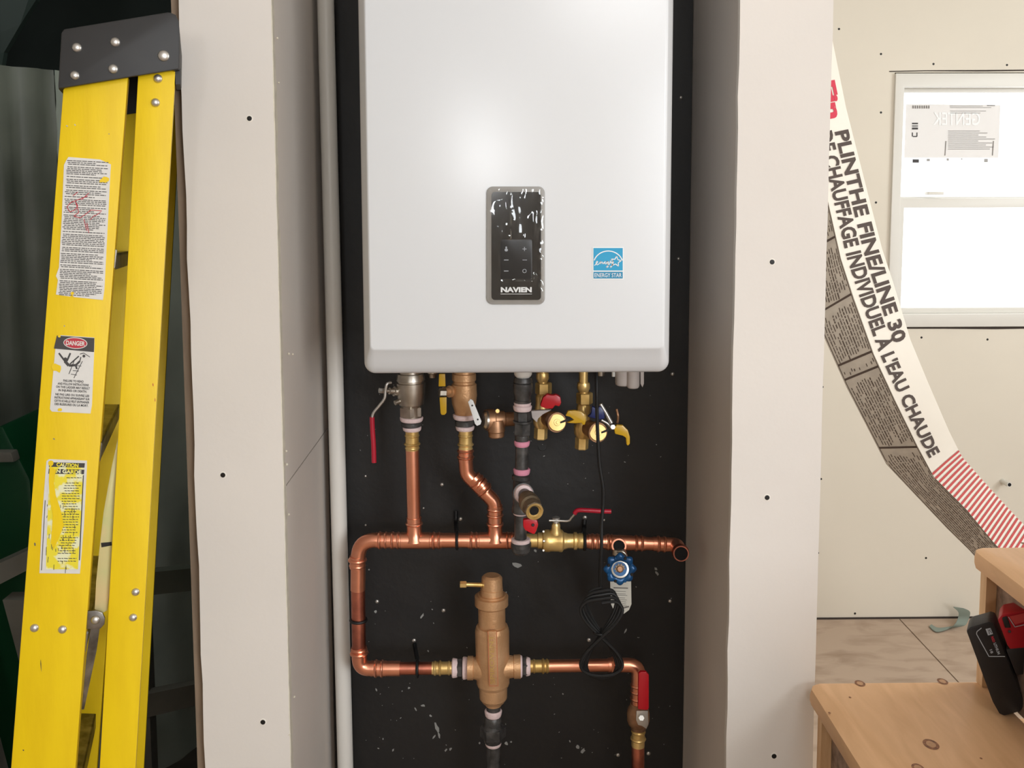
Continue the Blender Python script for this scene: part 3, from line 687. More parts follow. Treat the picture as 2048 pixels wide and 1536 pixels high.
# --- isolation valves
def iso(cx, cy, lever, lab, g):
    t = thing('isolation_valve', lab, 'valve', U(cx-20, cy, YP))
    x = cx-29; top = cy-110
    turn('tail_pipe', t, M_brass, (x,top-40,YP), (x,cy-72,YP), [(0,9),(1,9)], 20)
    turn('collar', t, M_brass, (x,cy-100,YP), (x,cy-82,YP), [(0,12),(4,13),(12,13),(18,10)], 20)
    hexnut(t, (x+2,cy-80,YP), (x+2,cy-57,YP), 16.5, M_brass, 'union_nut', rot=PI/6)
    turn('valve_body', t, M_brass, (x,cy-58,YP), (x-2,cy+10,YP), [(0,11),(6,14),(20,13),(34,15),(46,18),(60,17),(68,13)], 26)
    turn('side_branch', t, M_bron2, (x+4,cy-12,YP+0.005), (cx,cy,YP-0.045), [(0,17),(0.5,16),(0.72,17),(0.8,20),(1,20)], 30)
    turn('round_cap', t, M_brass, (cx,cy,YP-0.043), (cx+0.5,cy,YP-0.052), [(0,17.5),(0.6,17.5),(0.8,16.5),(0.81,7),(1,6.4)], 30)
    turn('cap_screw', t, M_brass, (cx+1,cy,YP-0.05), (cx+1.5,cy,YP-0.054), [(0,4),(1,3)], 12)
    V = [U(cx+4,cy-3,YP-0.053)]; slab('cap_slot', t, M_scrw, [(cx+6,cy-1),(cx+22,cy-8),(cx+22,cy-3),(cx+7,cy+2)], YP-0.053, 0.001)
    hexnut(t, (x-3,cy+9,YP), (x-4,cy+33,YP), 13.5, M_brass, 'outlet', rot=PI/6)
    return t, x
t, x = iso(1114, 845, 'r', 'brass isolation valve with a red lever under the boiler', None)
slab('lever', t, M_redp, [(1080,813),(1086,795),(1094,788),(1104,791),(1112,789),(1121,794),(1123,806),(1119,814),(1110,811),(1106,818),(1092,818)], YP-0.05, 0.014, bevel=0.003)['label'] = 'red lever'
slab('drain_lever', t, M_yel, [(1131,832),(1136,822),(1150,821),(1163,824),(1170,829),(1172,842),(1170,850),(1165,850),(1163,846),(1150,847),(1133,846),(1148,840),(1140,834)], YP-0.055, 0.009, bevel=0.002)['label'] = 'yellow drain lever'
slab('strap', t, M_pvcg, [(1062,822),(1104,820),(1086,829),(1076,838),(1074,846),(1064,836)], YP-0.03, 0.01, bevel=0.002)
t, x = iso(1196, 865, 'b', 'brass isolation valve with a blue lever beside the black cable', None)
slab('lever', t, M_bluel, [(1175,834),(1182,828),(1184,812),(1193,818),(1200,812),(1208,822),(1210,838),(1198,840)], YP-0.05, 0.014, bevel=0.003)['label'] = 'blue lever'
wire('lever_plate', t, M_steel, [(1201,808,YP-0.045),(1212,826,YP-0.045),(1223,846,YP-0.045)], 4, curve=False)
wire('lever_plate', t, M_steel, [(1203,840,YP-0.045),(1214,846,YP-0.045),(1221,854,YP-0.045)], 2.5, curve=False)
turn('pivot_nut', t, M_steel, (1224,855,YP-0.045), (1226,854,YP-0.058), [(0,6),(1,5)], 6)
slab('drain_lever', t, M_yel, [(1228,856),(1234,850),(1246,851),(1256,861),(1260,874),(1260,888),(1256,892),(1253,889),(1252,876),(1246,872),(1230,868)], YP-0.055, 0.009, bevel=0.002)['label'] = 'yellow drain lever'
wire('bleed_screw', t, M_bron2, [(1233,818,YP-0.02),(1236,832,YP-0.02),(1235,845,YP-0.03)], 2.4)
# --- grey plastic trap under the boiler, right
t = thing('condensate_fitting', 'grey plastic condensate fitting under the right end of the boiler', 'fitting', U(1257,760,YP))
turn('socket', t, M_pvcg, (1248,690,YP), (1247,771,YP), [(0,17),(74,17),(79,16),(81,13)], 28)
turn('socket', t, M_pvcg, (1266,690,YP-0.012), (1266,776,YP-0.012), [(0,13),(80,13),(84,12),(86,10)], 28)
slab('clip', t, M_pvcg, [(1280,690),(1288,690),(1288,768),(1285,775),(1281,768)], YP-0.01, 0.004, bevel=0.001)
turn('bolt', t, M_pvc, (1227,690,YP), (1227,753,YP), [(0,4),(1,3.5)], 12)
t = thing('gland_fitting', 'small nickel cable gland under the boiler beside the blue levered valve', 'fitting', U(1205,745,YP))
turn('gland', t, M_nick, (1201,690,YP+0.02), (1201,751,YP+0.02), [(0,11),(50,11),(52,9),(61,8)], 20)
t = thing('test_port', 'small nickel test port under the boiler between the first two valves', 'fitting', U(865,745,YP))
turn('port', t, M_nick, (865,690,YP), (865,755,YP), [(0,11),(56,11),(58,9),(65,7)], 20)

# --- copper mains
RB = 14.8
copper_u = thing('copper_manifold', 'upper copper pipe run with press tees feeding the two left risers', 'pipe', U(850,1081,YP))
def pipe(parent, P, r, m=M_cop, fr=26, name='pipe', Y=YP, seg=28):
    pts = [U(p[0],p[1], p[2] if len(p) > 2 else Y) for p in P]; s = S(pts[0])
    return sweep(name, parent, m, fillet(pts, fr*s, 10) if len(pts) > 2 else pts, r*s, seg)
# riser 1
turn('press_adapter', copper_u, M_brass, (824,861,YP), (824.5,902,YP), ring_prof(41, 13.5, [(10,1.5,3),(27,3.2,4),(35,1.2,3)]))
pipe(copper_u, [(824.5,900),(828,1045)], 13.6)
press(copper_u, (828,1035,YP), (828.5,1052,YP), 13.4, both=False, name='press_ring')
turn('tee_branch', copper_u, M_cop, (828,1046,YP), (829,1081,YP), [(0,15),(18,15),(28,18),(35,21)], 28)
# riser 2
turn('press_adapter', copper_u, M_brass, (931,861,YP), (931,904,YP), ring_prof(43, 13.5, [(10,1.5,3),(28,3.2,4),(36,1.5,3)]))
turn('press_coupling', copper_u, M_cop, (931,897,YP), (931,922,YP), ring_prof(25, 15, [(5,2.2,3),(17,2.6,4)]))
pipe(copper_u, [(931,918),(933,948),(989,1004),(990,1052)], 14.4, fr=26, name='offset_bend')
for (A, B) in [((946,955,YP),(956,966,YP)), ((963,974,YP),(972,983,YP))]: press(copper_u, A, B, 14, name='press_ring', both=False)
turn('press_ring', copper_u, M_cop, (958,967,YP), (964,973,YP), [(0,15.5),(1,17),(6,17),(7,15.5)], 28)
turn('press_coupling', copper_u, M_cop, (990,1010,YP), (990,1056,YP), ring_prof(46, 15, [(8,1.8,4),(20,2.4,4),(38,2.6,5)]))
turn('tee_branch', copper_u, M_cop, (990,1050,YP), (990.5,1081,YP), [(0,14.5),(14,14.5),(24,17.5),(31,21)], 28)
# main, left vertical, lower elbow
pipe(copper_u, [(1048,1081),(717,1080),(716,1180)], RB, fr=36)
pipe(copper_u, [(716,1170),(718,1300)], 14.0, M_copo)
for A, B in [((752,1080.5,YP),(778,1080.5,YP)),((778,1080.5,YP),(802,1081,YP)),((860,1081,YP),(884,1081,YP)),((936,1081,YP),(958,1081,YP)),((1008,1081,YP),(1030,1081,YP))]:
    turn('press_ring', copper_u, M_cop, A, B, ring_prof(24, RB+0.9, [(7,2.2,4),(18,1.6,3)]))
turn('tee_run', copper_u, M_cop, (802,1081,YP), (860,1081,YP), [(0,RB+1),(1,RB+1.6),(57,RB+1.6),(58,RB+1)], 28)
turn('tee_run', copper_u, M_cop, (958,1081,YP), (1024,1081,YP), [(0,RB+1),(1,RB+1.6),(65,RB+1.6),(66,RB+1)], 28)
turn('press_ring', copper_u, M_cop, (715,1112,YP), (715,1136,YP), ring_prof(24, RB+0.9, [(8,3.4,5),(19,1.2,3)]))
turn('press_ring', copper_u, M_cop, (718,1294,YP), (719,1318,YP), ring_prof(24, RB+0.6, [(5,1.2,3),(12,3.4,5)]))
pipe(copper_u, [(718.5,1296),(719,1337),(800,1337)], RB, fr=32, name='elbow')
turn('press_ring', copper_u, M_cop, (742,1337,YP), (772,1337,YP), ring_prof(30, RB+0.6, [(10,2.4,4),(22,1.8,4)]))
pipe(copper_u, [(770,1337),(868,1336.5)], 12.4, M_copo)
turn('press_adapter', copper_u, M_brass, (864,1336.5,YP), (908,1336,YP), ring_prof(44, 12.6, [(6,1.8,4),(16,2.8,4),(34,1.5,3)]))
tape(copper_u, 910, 1336, 18.5, 12, ang=(1,0))
hexnut(copper_u, (914,1336,YP), (924,1336,YP), 19, M_iron, 'iron_bushing')
tape(copper_u, 931, 1336, 21.5, 12, ang=(1,0))
# --- brass ball valve on the main
t = thing('ball_valve', 'brass press ball valve with a red lever above the upper copper main', 'valve', U(1113,1081,YP))
turn('valve_body', t, M_brass, (1052,1081,YP), (1168,1082,YP), [(0,13.5),(22,13.5),(24,16),(32,16),(34,20),(40,22),(46,22),(50,21),(64,21),(68,22),(72,22),(76,17),(80,16),(84,14.5),(94,14.5),(96,17.5),(101,17.5),(103,14),(107,15.5),(113,15.5),(116,13.5)], 32)
turn('bonnet', t, M_brass, (1111,1068,YP-0.002), (1112,1046,YP-0.004), [(0,13),(6,12),(12,9),(18,9),(22,7)], 22)
turn('stem', t, M_steel, (1112,1048,YP-0.004), (1112,1033,YP-0.004), [(0,5),(4,5),(5,8),(7,8),(8,3),(10,3),(11,8),(13,8),(15,4)], 16)
wire('lever_arm', t, M_steel, [(1098,1041,YP-0.006),(1113,1041,YP-0.006),(1136,1041.5,YP-0.008),(1143,1035,YP-0.010),(1151,1026,YP-0.014)], 2.4)
wire('lever_sleeve', t, M_red, [(1149,1027,YP-0.014),(1156,1020.5,YP-0.016),(1180,1021,YP-0.018),(1205,1022.5,YP-0.018),(1222,1023,YP-0.018)], 4.6)['label'] = 'red vinyl lever grip'
for p in [(1087,1063),(1088,1082),(1087,1101)]: turn('body_bolt', t, M_steel, (p[0],p[1],YP-0.022), (p[0],p[1],YP-0.028), [(0,3),(1,2)], 8)
# --- right copper branch to open elbow
t = thing('copper_branch', 'copper branch ending in an open elbow at the right wall of the niche', 'pipe', U(1260,1085,YP))
pipe(t, [(1166,1082.5),(1345,1089)], 13)
for A, B in [((1176,1082.5,YP),(1200,1083.5,YP)),((1210,1084,YP),(1228,1084.5,YP)),((1262,1086,YP),(1290,1087,YP)),((1306,1087.5,YP),(1336,1089,YP))]:
    L = B[0]-A[0]; turn('press_ring', t, M_cop, A, B, ring_prof(L, 14.4, [(L*0.35,2.2,4),(L*0.75,1.8,4)]))
turn('tee_run', t, M_cop, (1226,1084.5,YP), (1264,1086,YP), [(0,15),(38,15)], 28)
a = (1239,1088,YP-0.002); b = (1238,1092,YP-0.03)
turn('tee_branch', t, M_cop, a, b, [(0,13),(0.7,13),(0.75,14.5),(1,14.5),(1.001,11.5),(0.9,11.3)], 26, close=False)
turn('dark_bore', t, M_bore, (1238,1091,YP-0.026), (1238,1092,YP-0.0275), [(0,11.4),(1,11.4)], 20)
p = [U(1330,1088.5,YP), U(1353,1090,YP), U(1362,1107,YP-0.065)]; s = S(p[0])
sweep('open_elbow', t, M_cop, fillet(p, 20*s, 10), 14.2*s, 28)
e = U(1362,1107,YP-0.065); d = (p[2]-p[1]).normalized(); s = S(e)
V, Fc = turn_geo(e-d*0.012, e+d*0.002, [(0,15*s),(0.3,17.5*s),(0.6,15.6*s),(1,15.6*s),(1.001,13.4*s),(0.5,13.2*s)], 30, close=False); mk('elbow_lip', V, Fc, M_copo, t, smooth=True)
V, Fc = turn_geo(e+d*0.0003, e+d*0.0006, [(0,13.4*s),(1,13.4*s)], 24); mk('dark_bore', V, Fc, M_bore, t)
# --- gate valve with blue handwheel
t = thing('gate_valve', 'gate valve with a blue scalloped handwheel below the copper branch', 'valve', U(1241,1138,YP-0.06))
turn('valve_body', t, M_nick, (1238,1098,YP-0.03), (1241,1136,YP-0.035), [(0,13),(10,15),(14,10),(30,12),(38,8)], 22)
wire('bracket', t, M_nick, [(1234,1103,YP-0.04),(1246,1104,YP-0.044),(1253,1112,YP-0.044)], 3)
turn('stem', t, M_brass, (1240,1134,YP-0.03), (1240,1138,YP-0.066), [(0,6),(1,6)], 14)
c = U(1240,1138,YP-0.06); s = S(c); V = []; Fc = []; n = 96; mseg = 12
for k in range(n):
    th = 2*PI*k/n; R = (24+1.6*math.cos(8*th))*s; rm = (7.0+1.2*math.cos(8*th))*s
    for j in range(mseg):
        ph = 2*PI*j/mseg; q = R+rm*math.cos(ph); V.append(c+Vector((q*math.cos(th), -rm*0.75*math.sin(ph), q*math.sin(th))))
for k in range(n):
    for j in range(mseg):
        k2 = (k+1) % n; j2 = (j+1) % mseg; Fc.append((k*mseg+j, k2*mseg+j, k2*mseg+j2, k*mseg+j2))
hw = mk('handwheel', V, Fc, M_bluew, t, smooth=True); hw['label'] = 'blue scalloped handwheel'
for k in range(8):
    th = 2*PI*(k+0.5)/8; q = c+Vector((25*s*math.cos(th), -0.0042, 25*s*math.sin(th))); V, Fc = turn_geo(q+Vector((0,0.002,0)), q-Vector((0,0.0012,0)), [(0,3.4*s),(0.7,3.2*s),(1,2*s)], 10)
    mk('grip_dimple', V, Fc, M_scrw if k % 2 else M_bluew, hw, smooth=True)
turn('hub_plate', t, M_steel, (1240,1138,YP-0.058), (1240,1138,YP-0.064), [(0,18.5),(0.6,18.5),(0.9,17.5),(1,14.5)], 30)
turn('hub_disc', t, M_bluew, (1240,1138,YP-0.0638), (1240,1138,YP-0.0648), [(0,14),(1,13.6)], 30)
V = []
star = []
for k in range(20):
    rr = 12 if k % 2 == 0 else 8; th = 2*PI*k/20; star.append((1240+rr*math.cos(th), 1138+rr*math.sin(th)))
slab('hub_star', t, M_nick, star, YP-0.0658, 0.001)
turn('stem_nut', t, M_bron2, (1240,1138,YP-0.064), (1240,1138,YP-0.070), [(0,8),(0.8,7),(1,5)], 8)
# paper tag
tg = thing('paper_tag', 'pale printed paper tag hanging behind the blue handwheel', 'tag', U(1241,1170,YP-0.02))
slab('card', tg, M_tag, [(1220,1155),(1262,1155),(1263,1208),(1258,1220),(1247,1228),(1230,1226),(1222,1208)], YP-0.02, 0.0006)
ft = onY(YP-0.0206)
flat('print', tg, M_inkg, [seg2((1227,1175.5),(1256,1176.5),2.2)] + [seg2((1228+random.uniform(0,4),y),(1255-random.uniform(0,6),y+1),0.9) for y in (1182,1187,1190,1195,1199,1203,1207,1211)] + [seg2((1243,1217),(1258,1213),3)], ft)
# --- thin black clips and ties holding the pipes
def tie(label, pts, loopc, lr, vertical, g='black pipe hangers'):
    t = thing('pipe_hanger', label, 'pipe hanger', U(pts[0][0], pts[0][1], YB-0.01), g)
    if len(pts) > 1: wire('strap', t, M_rub, pts, 4.2)
    c = U(loopc[0], loopc[1], YP); s = S(c); R = lr*s; path = []
    for k in range(28):
        th = 2*PI*k/28
        path.append(c+(Vector((0, R*math.cos(th), R*math.sin(th))) if vertical else Vector((R*math.cos(th), R*math.sin(th), 0))))
    sweep('loop', t, M_rub, path, 3.0*s, 8, closed=True)
tie('black hanger strap on the upper main between the two left risers', [(912,1022,YB-0.004),(912,1050,YB-0.02),(914,1066,YP+0.01)], (914,1081), 16.5, True)
tie('black hanger strap at the copper joint under the red lever', [(1169,1040,YB-0.004),(1168,1058,YB-0.02),(1166,1068,YP+0.01)], (1169,1082.5), 16.5, True)
tie('black hanger strap on the lower copper pipe left of the air separator', [(829,1288,YB-0.004),(832,1305,YB-0.03),(835,1322,YP+0.01)], (835,1337), 15.5, True)
tie('black tie around the left vertical copper pipe', [(716,1240,YP)], (717,1240), 15.5, False)
# --- air separator
YA = 1.69
t = thing('air_separator', 'brass air separator with a vent screw in the lower pipe run', 'air separator', U(985,1410,YA))
turn('body', t, M_bron, (983,1200,YA), (987,1410,YA), [(0,26),(14,27),(50,27),(51,31),(58,33.5),(62,34),(120,33.5),(165,33),(170,31),(172,28.5),(195,27.5),(203,22),(206,17),(210,16)], 44, angle=18)
turn('collar', t, M_bron, (983,1188,YA), (983,1214,YA), [(0,28),(3,28),(4,33.5),(21,33.5),(22,30),(26,27)], 44, angle=18)
turn('vent_cap', t, M_bron, (984,1150,YA), (983,1196,YA), [(0,15),(2,18),(5,20.5),(26,22),(27,21.2),(28,22.3),(44,24),(46,24)], 40, angle=18)
turn('vent_nozzle', t, M_brass, (968,1170,YA-0.006), (932,1169,YA-0.01), [(0,8),(2,8),(3,4.6),(36,4.2)], 20)
hexnut(t, (933,1169,YA-0.01), (920,1169,YA-0.01), 7, M_brass, 'vent_screw')
turn('side_port', t, M_bron, (985,1336,YA), (935,1336,YA), [(0,26),(18,26),(30,23),(38,21),(39,23),(50,23)], 36)
turn('side_port', t, M_bron, (985,1334,YA), (1041,1333,YA), [(0,26),(20,26),(34,22),(42,21),(43,23),(56,23)], 36)
bar = [(976,1263),(993,1263),(996,1372),(979,1372)]
ys = YA-34*S(U(985,1300,YA))
nb = slab('name_bar', t, M_bron, bar, ys-0.0030, 0.006, bevel=0.0005)
flat('groove_line', nb, M_cop, [seg2(bar[0],bar[3],1.3), seg2(bar[1],bar[2],1.3), seg2(bar[2],bar[3],1.2)], onY(ys-0.0033))
text('raised_lettering', nb, M_brass, [('SPIROVENT', (989.5,1368), (-0.03,-1), 9, 98, 0.02)], onY(ys-0.0036))
tape(t, 1040, 1333, 22, 9, ang=(1,0), Y=YA)
hexnut(t, (1045,1333,YA), (1055,1333,YA), 19, M_iron, 'iron_bushing'); tape(t, 1056, 1333, 18, 9, ang=(1,0), Y=YA)
# --- iron tail under it
t = thing('iron_tailpiece', 'black iron union and pipe below the air separator', 'pipe', U(987,1536,YA))
turn('nipple', t, M_iron, (987,1408,YA), (987,1446,YA), [(0,14),(1,14)], 24)
tape(t, 986.5, 1426, 17, 13, Y=YA)
turn('union_neck', t, M_iron, (986,1433,YA), (986,1454,YA), [(0,15),(4,17),(16,17),(21,22)], 28)
hexnut(t, (986,1453,YA), (986,1474,YA), 26, M_iron, 'union_nut')
turn('union_tail', t, M_iron, (986,1474,YA), (986,1486,YA), [(0,19),(8,18),(12,15)], 28)
tape(t, 986.5, 1487, 16, 9, Y=YA)
turn('pipe', t, M_iron, (986.5,1490,YA), (988,1900,YA), [(0,13.5),(1,13.5)], 28)
# --- lower right copper
t = thing('copper_return', 'lower copper pipe turning down at the right of the air separator', 'pipe', U(1160,1331,YP))
turn('press_adapter', t, M_brass, (1058,1332.5,YP), (1102,1332,YP), ring_prof(44, 12.4, [(10,1.5,3),(28,2.8,4),(36,1.8,3)]))
pipe(t, [(1098,1332),(1240,1330)], 12.6)
turn('press_ring', t, M_cop, (1216,1330,YP), (1246,1330,YP), ring_prof(30, 14, [(9,2.2,4),(20,2.0,4)]))
pipe(t, [(1236,1330),(1277,1330),(1276,1412)], 14, fr=32, name='elbow')
turn('press_ring', t, M_cop, (1276.5,1362,YP), (1276,1410,YP), ring_prof(48, 14.2, [(8,1.8,4),(20,1.8,4),(34,1.8,4)]))
turn('press_adapter', t, M_brass, (1277,1455,YP), (1276,1492,YP), ring_prof(37, 13.2, [(8,1.2,3),(22,2.6,4)]))
pipe(t, [(1276,1490),(1276,1900)], 12.8, M_copo)
t = thing('ball_valve', 'brass ball valve with an upright flat red handle at lower right', 'valve', U(1278,1440,YP))
turn('valve_body', t, M_bron2, (1276,1406,YP), (1277,1458,YP), [(0,15),(6,17),(12,21),(20,22.5),(34,22.5),(42,20),(46,16),(52,15)], 30)
slab('lever_plate', t, M_steel, [(1273,1422),(1296,1422),(1297,1448),(1293,1458),(1284,1452),(1276,1450),(1272,1440)], YP-0.04, 0.003, bevel=0.0006)
turn('lever_nut', t, M_steel, (1283,1436,YP-0.02), (1283,1436,YP-0.047), [(0,6),(1,5.5)], 6)
slab('lever', t, M_redp, [(1277,1347),(1282,1344),(1292,1344),(1298,1350),(1298,1418),(1294,1421),(1276,1419)], YP-0.045, 0.008, bevel=0.002)['label'] = 'flat red handle'
# --- cable
t = thing('cable', 'thin black cable dropping from the boiler to a coil on the lower pipe', 'cable', U(1200,1000,YP-0.05))
YK = YP-0.075
cab = [(1192,690,YP-0.03),(1193,760,YK),(1194,830,YK),(1196,880,YK),(1199,930,YK),(1206,975,YK),(1206,1010,YK),(1203,1050,YK-0.004),(1203,1090,YK-0.01),(1201,1130,YK-0.008),(1200,1170,YK)]
for k in range(0, 16*4+1):
    th = 2*PI*k/16; tr = k//16
    cab.append((1203+(30+4*tr)*math.sin(2*th)*(-1), 1266-(92-5*tr)*math.cos(th)+3*tr, YK+0.004*math.sin(th)-0.003*tr))
P = [U(*p) for p in cab]; s = S(P[0]); sweep('wire', t, M_rub, catmull(P, 4), 3.4*s, 8)
c = U(1203,1264,YK); sweep('tie', t, M_rub, [c+Vector((0.013*math.cos(2*PI*k/20), 0.011*math.sin(2*PI*k/20), 0)) for k in range(20)], 0.0025, 8, closed=True)

# ------------------------------------------------------------------ stepladder
LP0 = U(200, 180, 1.27); LN = Vector((0.30, -1.0, 0.05)).normalized()
def L_(px, py, off=0.0):
    d = ray(px, py); tt = (LP0-CAM).dot(LN)/d.dot(LN); return CAM + d*tt + LN*off
def onL(off): return lambda x, y: L_(x, y, off)
def lp(name, poly, o0, o1, m, parent, bevel=0, shift=(0,0,0), smooth=False):
    sh = Vector(shift)
    return prism3(name, [L_(x,y,o0)+sh for x, y in poly], LN*(o1-o0), m, parent, bevel=bevel, smooth=smooth)
foot = L_(60, 3050, 0); foot.z = 0
lad = thing('stepladder', 'closed yellow fibreglass stepladder leaning beside the left wall', 'ladder', foot)
YE = 3020
def xe(x0, y0, x1, y1, y): return x0+(x1-x0)*(y-y0)/(y1-y0)
def rail(name, xa, xb, ya, yb, xc, xd, off):
    """channel rail: web outline from (xa,ya)-(xb,yb) at top to (xc..xd,1536), run on down to the floor"""
    xc2 = xe(xa,ya,xc,1536,YE); xd2 = xe(xb,yb,xd,1536,YE)
    pts = lambda i0, i1: [(xa+i0,ya),(xb-i1,yb),(xd2-i1,YE),(xc2+i0,YE)]
    r = lp(name, pts(0,0), off, off-0.004, M_fg, lad, bevel=0.0012)
    lp('flange', [(xb-5,yb),(xb,yb),(xd2,YE),(xd2-5,YE)], off-0.002, off-0.028, M_fg, r, bevel=0.0008)
    lp('flange', [(xa,ya),(xa+5,ya),(xc2+5,YE),(xc2,YE)], off-0.002, off-0.028, M_fg, r, bevel=0.0008)
    return r
FW = -0.36
fr = rail('front_rail', 127, 256, 172, 152, 22, 151, 0)
rr_ = rail('rear_rail', 276, 351, 148, 138, 199, 271, -0.002)
rail('front_rail', 118, 262, 172, 152, 10, 160, FW)
rail('rear_rail', 276, 351, 148, 138, 196, 274, FW)
# top cap
cap = lp('top_cap', [(125,70),(130,62),(338,28),(352,33),(358,46),(360,72),(358,141),(119,180),(119,172)], 0.012, 0.006, M_cap, lad, bevel=0.002)
lp('cap_top', [(130,62),(338,28),(341,40),(133,74)], 0.008, FW-0.03, M_cap, cap, bevel=0.002)
lp('cap_side', [(125,70),(133,70),(129,178),(119,180)], 0.008, FW-0.02, M_cap, cap)
lp('cap_side', [(350,36),(360,70),(359,141),(349,143)], 0.008, FW-0.02, M_cap, cap)
lp('cap_side', [(130,64),(350,32),(357,141),(122,178)], FW-0.02, FW-0.03, M_cap, cap)
lp('cap_shade_block', [(350,138),(361,137),(361,168),(351,168)], -0.002, -0.05, M_cap, cap)  # dark block standing in for the shade under the cap's right end
def rivet(px, py, r, off, parent=lad):
    c = L_(px, py, off); s = S(c)
    V, Fc = turn_geo(c-LN*0.002, c+LN*0.0038, [(0,r*s),(0.4,r*s),(0.7,r*0.85*s),(0.9,r*0.55*s),(1,r*0.2*s)], 18)
    mk('rivet', V, Fc, M_steel, parent, smooth=True, angle=70)
for x, y, r in [(156,99,9.5),(232,88,9.5),(152,154,9),(228,141,9.5)]: rivet(x, y, r, 0.0125)
c = L_(328,115,0.012); 
rivet(328,115,11.5,0.0125)
for x, y in [(316,157),(311,205)]: rivet(x, y, 8.5, 0.0)
for x, y in [(69,1256),(125,1259)]: rivet(x, y, 8.5, 0.0)
for x, y in [(271,1185),(266,1236)]: rivet(x, y, 8, -0.002)
flat('scuff', fr, M_alu, [blob(x, y, r, 7, e, a) for x, y, r, e, a in [(134,252,1.4,1.6,.5),(150,250,1.2,2,1),(218,268,1,1,0),(129,652,1.6,1,0),(108,878,1.4,1.8,.4),(70,1088,1.5,2.5,1.5),(82,1330,0.9,14,1.5),(47,1500,1.6,1.2,0),(120,1010,0.8,5,.2)]], onL(0.0005))
flat('scuff', rr_, M_inkr, [blob(306,770,0.8,6,5,1.4), blob(310,800,0.8,6,7,1.5)], onL(-0.0014))
# steps between the front rails
for yc in (515, 905, 1290, 1690, 2090, 2500):
    xl = xe(127,172,22,1536,yc)+10; xr = xe(256,152,151,1536,yc)-3
    st_ = lp('step', [(xl,yc-8),(xr,yc-8),(xr,yc-2),(xl,yc-2)], -0.006, FW, M_alu, lad)
    lp('step_lip', [(xr-4,yc-8),(xr,yc-8),(xr,yc+26),(xr-4,yc+26)], -0.006, FW, M_alu, st_)
    lp('step_brace', [(xr-2,yc-22),(xr+7,yc-14),(xr+3,yc+20),(xr-8,yc+34)], -0.012, -0.02, M_alu, st_)
for yc in (560, 960, 1420, 1900, 2400):
    xl = xe(276,148,199,1536,yc)+4
    lp('rear_brace', [(xl+2,yc),(xl+22,yc+2),(xl+20,yc+16),(xl,yc+14)], -0.02, FW, M_alu, lad)
# diagonal brace and spreader in the gap
lp('diagonal_brace', [(178,1264),(197,1258),(188,1322),(163,1440),(158,1440),(168,1330)], -0.03, -0.034, M_alu, lad)
sp_ = lp('spreader', [(234,880),(240,880),(231,960),(228,1010),(225,1100),(219,1180),(213,1228),(200,1236),(187,1226),(190,1170),(196,1110),(205,1030),(221,940)], -0.014, -0.017, M_zinc, lad, bevel=0.0005); sp_['label'] = 'pale zinc spreader bar'
lp('notch', [(200,1092),(221,1090),(222,1097),(201,1101)], -0.0135, -0.014, M_scrw, sp_)
lp('pivot_bracket', [(168,1226),(192,1225),(204,1229),(209,1240),(208,1252),(200,1261),(170,1262)], -0.006, -0.010, M_alu, lad, bevel=0.0008)
rivet(190,1243,9,-0.0058)
# labels on the front rail
def lbl(name, poly, m, lab):
    o = lp(name, poly, 0.0008, 0.0002, m, lad); o['label'] = lab; return o
LD = (0.995, 0.055)
l1 = lbl('instruction_label', [(132,322),(137,314),(200,319),(222,329),(221,344),(209,578),(206,600),(148,594),(144,588),(140,593),(112,589),(116,560),(112,552),(118,535),(124,430),(128,330)], M_lab, 'worn white instruction label with dense print')
pol = []
y = 321.0
while y < 590:
    xl = xe(134,322,116,590,y); xr = xe(219,322,206,590,y)
    x = xl+random.uniform(0,3)
    end = xr-random.choice([2,3,4,14,26])
    while x < end:
        wl_ = random.uniform(3,11); x2 = min(x+wl_, end); pol.append(seg2((x, y+(x-xl)*0.05), (x2, y+(x2-xl)*0.05), 1.5)); x = x2+random.uniform(0.8,1.8)
    y += random.choice([3.4,3.4,3.6,5.5])
flat('print', l1, M_ink, pol, onL(0.0011))
flat('handwriting', l1, M_inkr, [seg2(a, b, 1.4) for a, b in zip([(176,392),(160,398),(142,405),(134,414),(140,424),(150,420),(156,412),(151,403),(158,425),(148,432),(160,436),(172,428),(182,420)], [(160,398),(142,405),(134,414),(140,424),(150,420),(156,412),(151,403),(158,425),(148,432),(160,436),(172,428),(182,420),(204,422)])] +
     [seg2(a, b, 1.3) for a, b in [((163,400),(178,386)),((168,438),(174,462)),((174,446),(178,466)),((180,440),(190,430)),((190,432),(202,424)),((146,392),(156,384))]], onL(0.0014))
flat('peeled_spot', l1, M_fg, [blob(208,360,7,9,1.5,-0.3), blob(145,587,3.5,8)], onL(0.0016))
l2 = lbl('danger_label', [(113,674),(118,670),(189,675),(189,690),(184,810),(181,827),(104,823),(100,818),(107,740)], M_lab, 'danger label with a falling figure')
flat('print', l2, M_ink, [[(114,671),(189,676),(188,704),(108,697)]] +
     [seg2(a, b, w_) for a, b, w_ in [((118,706),(130,722),3.5),((130,722),(138,731),6),((138,731),(152,730),4.5),((141,706),(134,722),3.5),((152,730),(160,722),4),((152,732),(154,738),3.5),((140,728),(158,712),2.5),((160,708),(168,706),1.5),((168,706),(180,714),1.2),((165,722),(148,756),1.4),((150,718),(138,748),1.4),((158,742),(146,741),1.2),((154,750),(142,748),1.2),((163,732),(152,731),1.2),((160,722),(162,714),2)]] + [ell(131,718,3.5,3.5,10), ell(168,712,3,3,8)], onL(0.0011))
flat('oval', l2, M_lab, [ell(151,686,24,11.5,28,0.06)], onL(0.0013)); flat('oval', l2, M_inkr, [ell(151,686,22.5,10,28,0.06)], onL(0.0015))
text('lettering', l2, M_lab, [('DANGER', (151,690.5), LD, 8.5, 38, 0.03, True)], onL(0.0017))
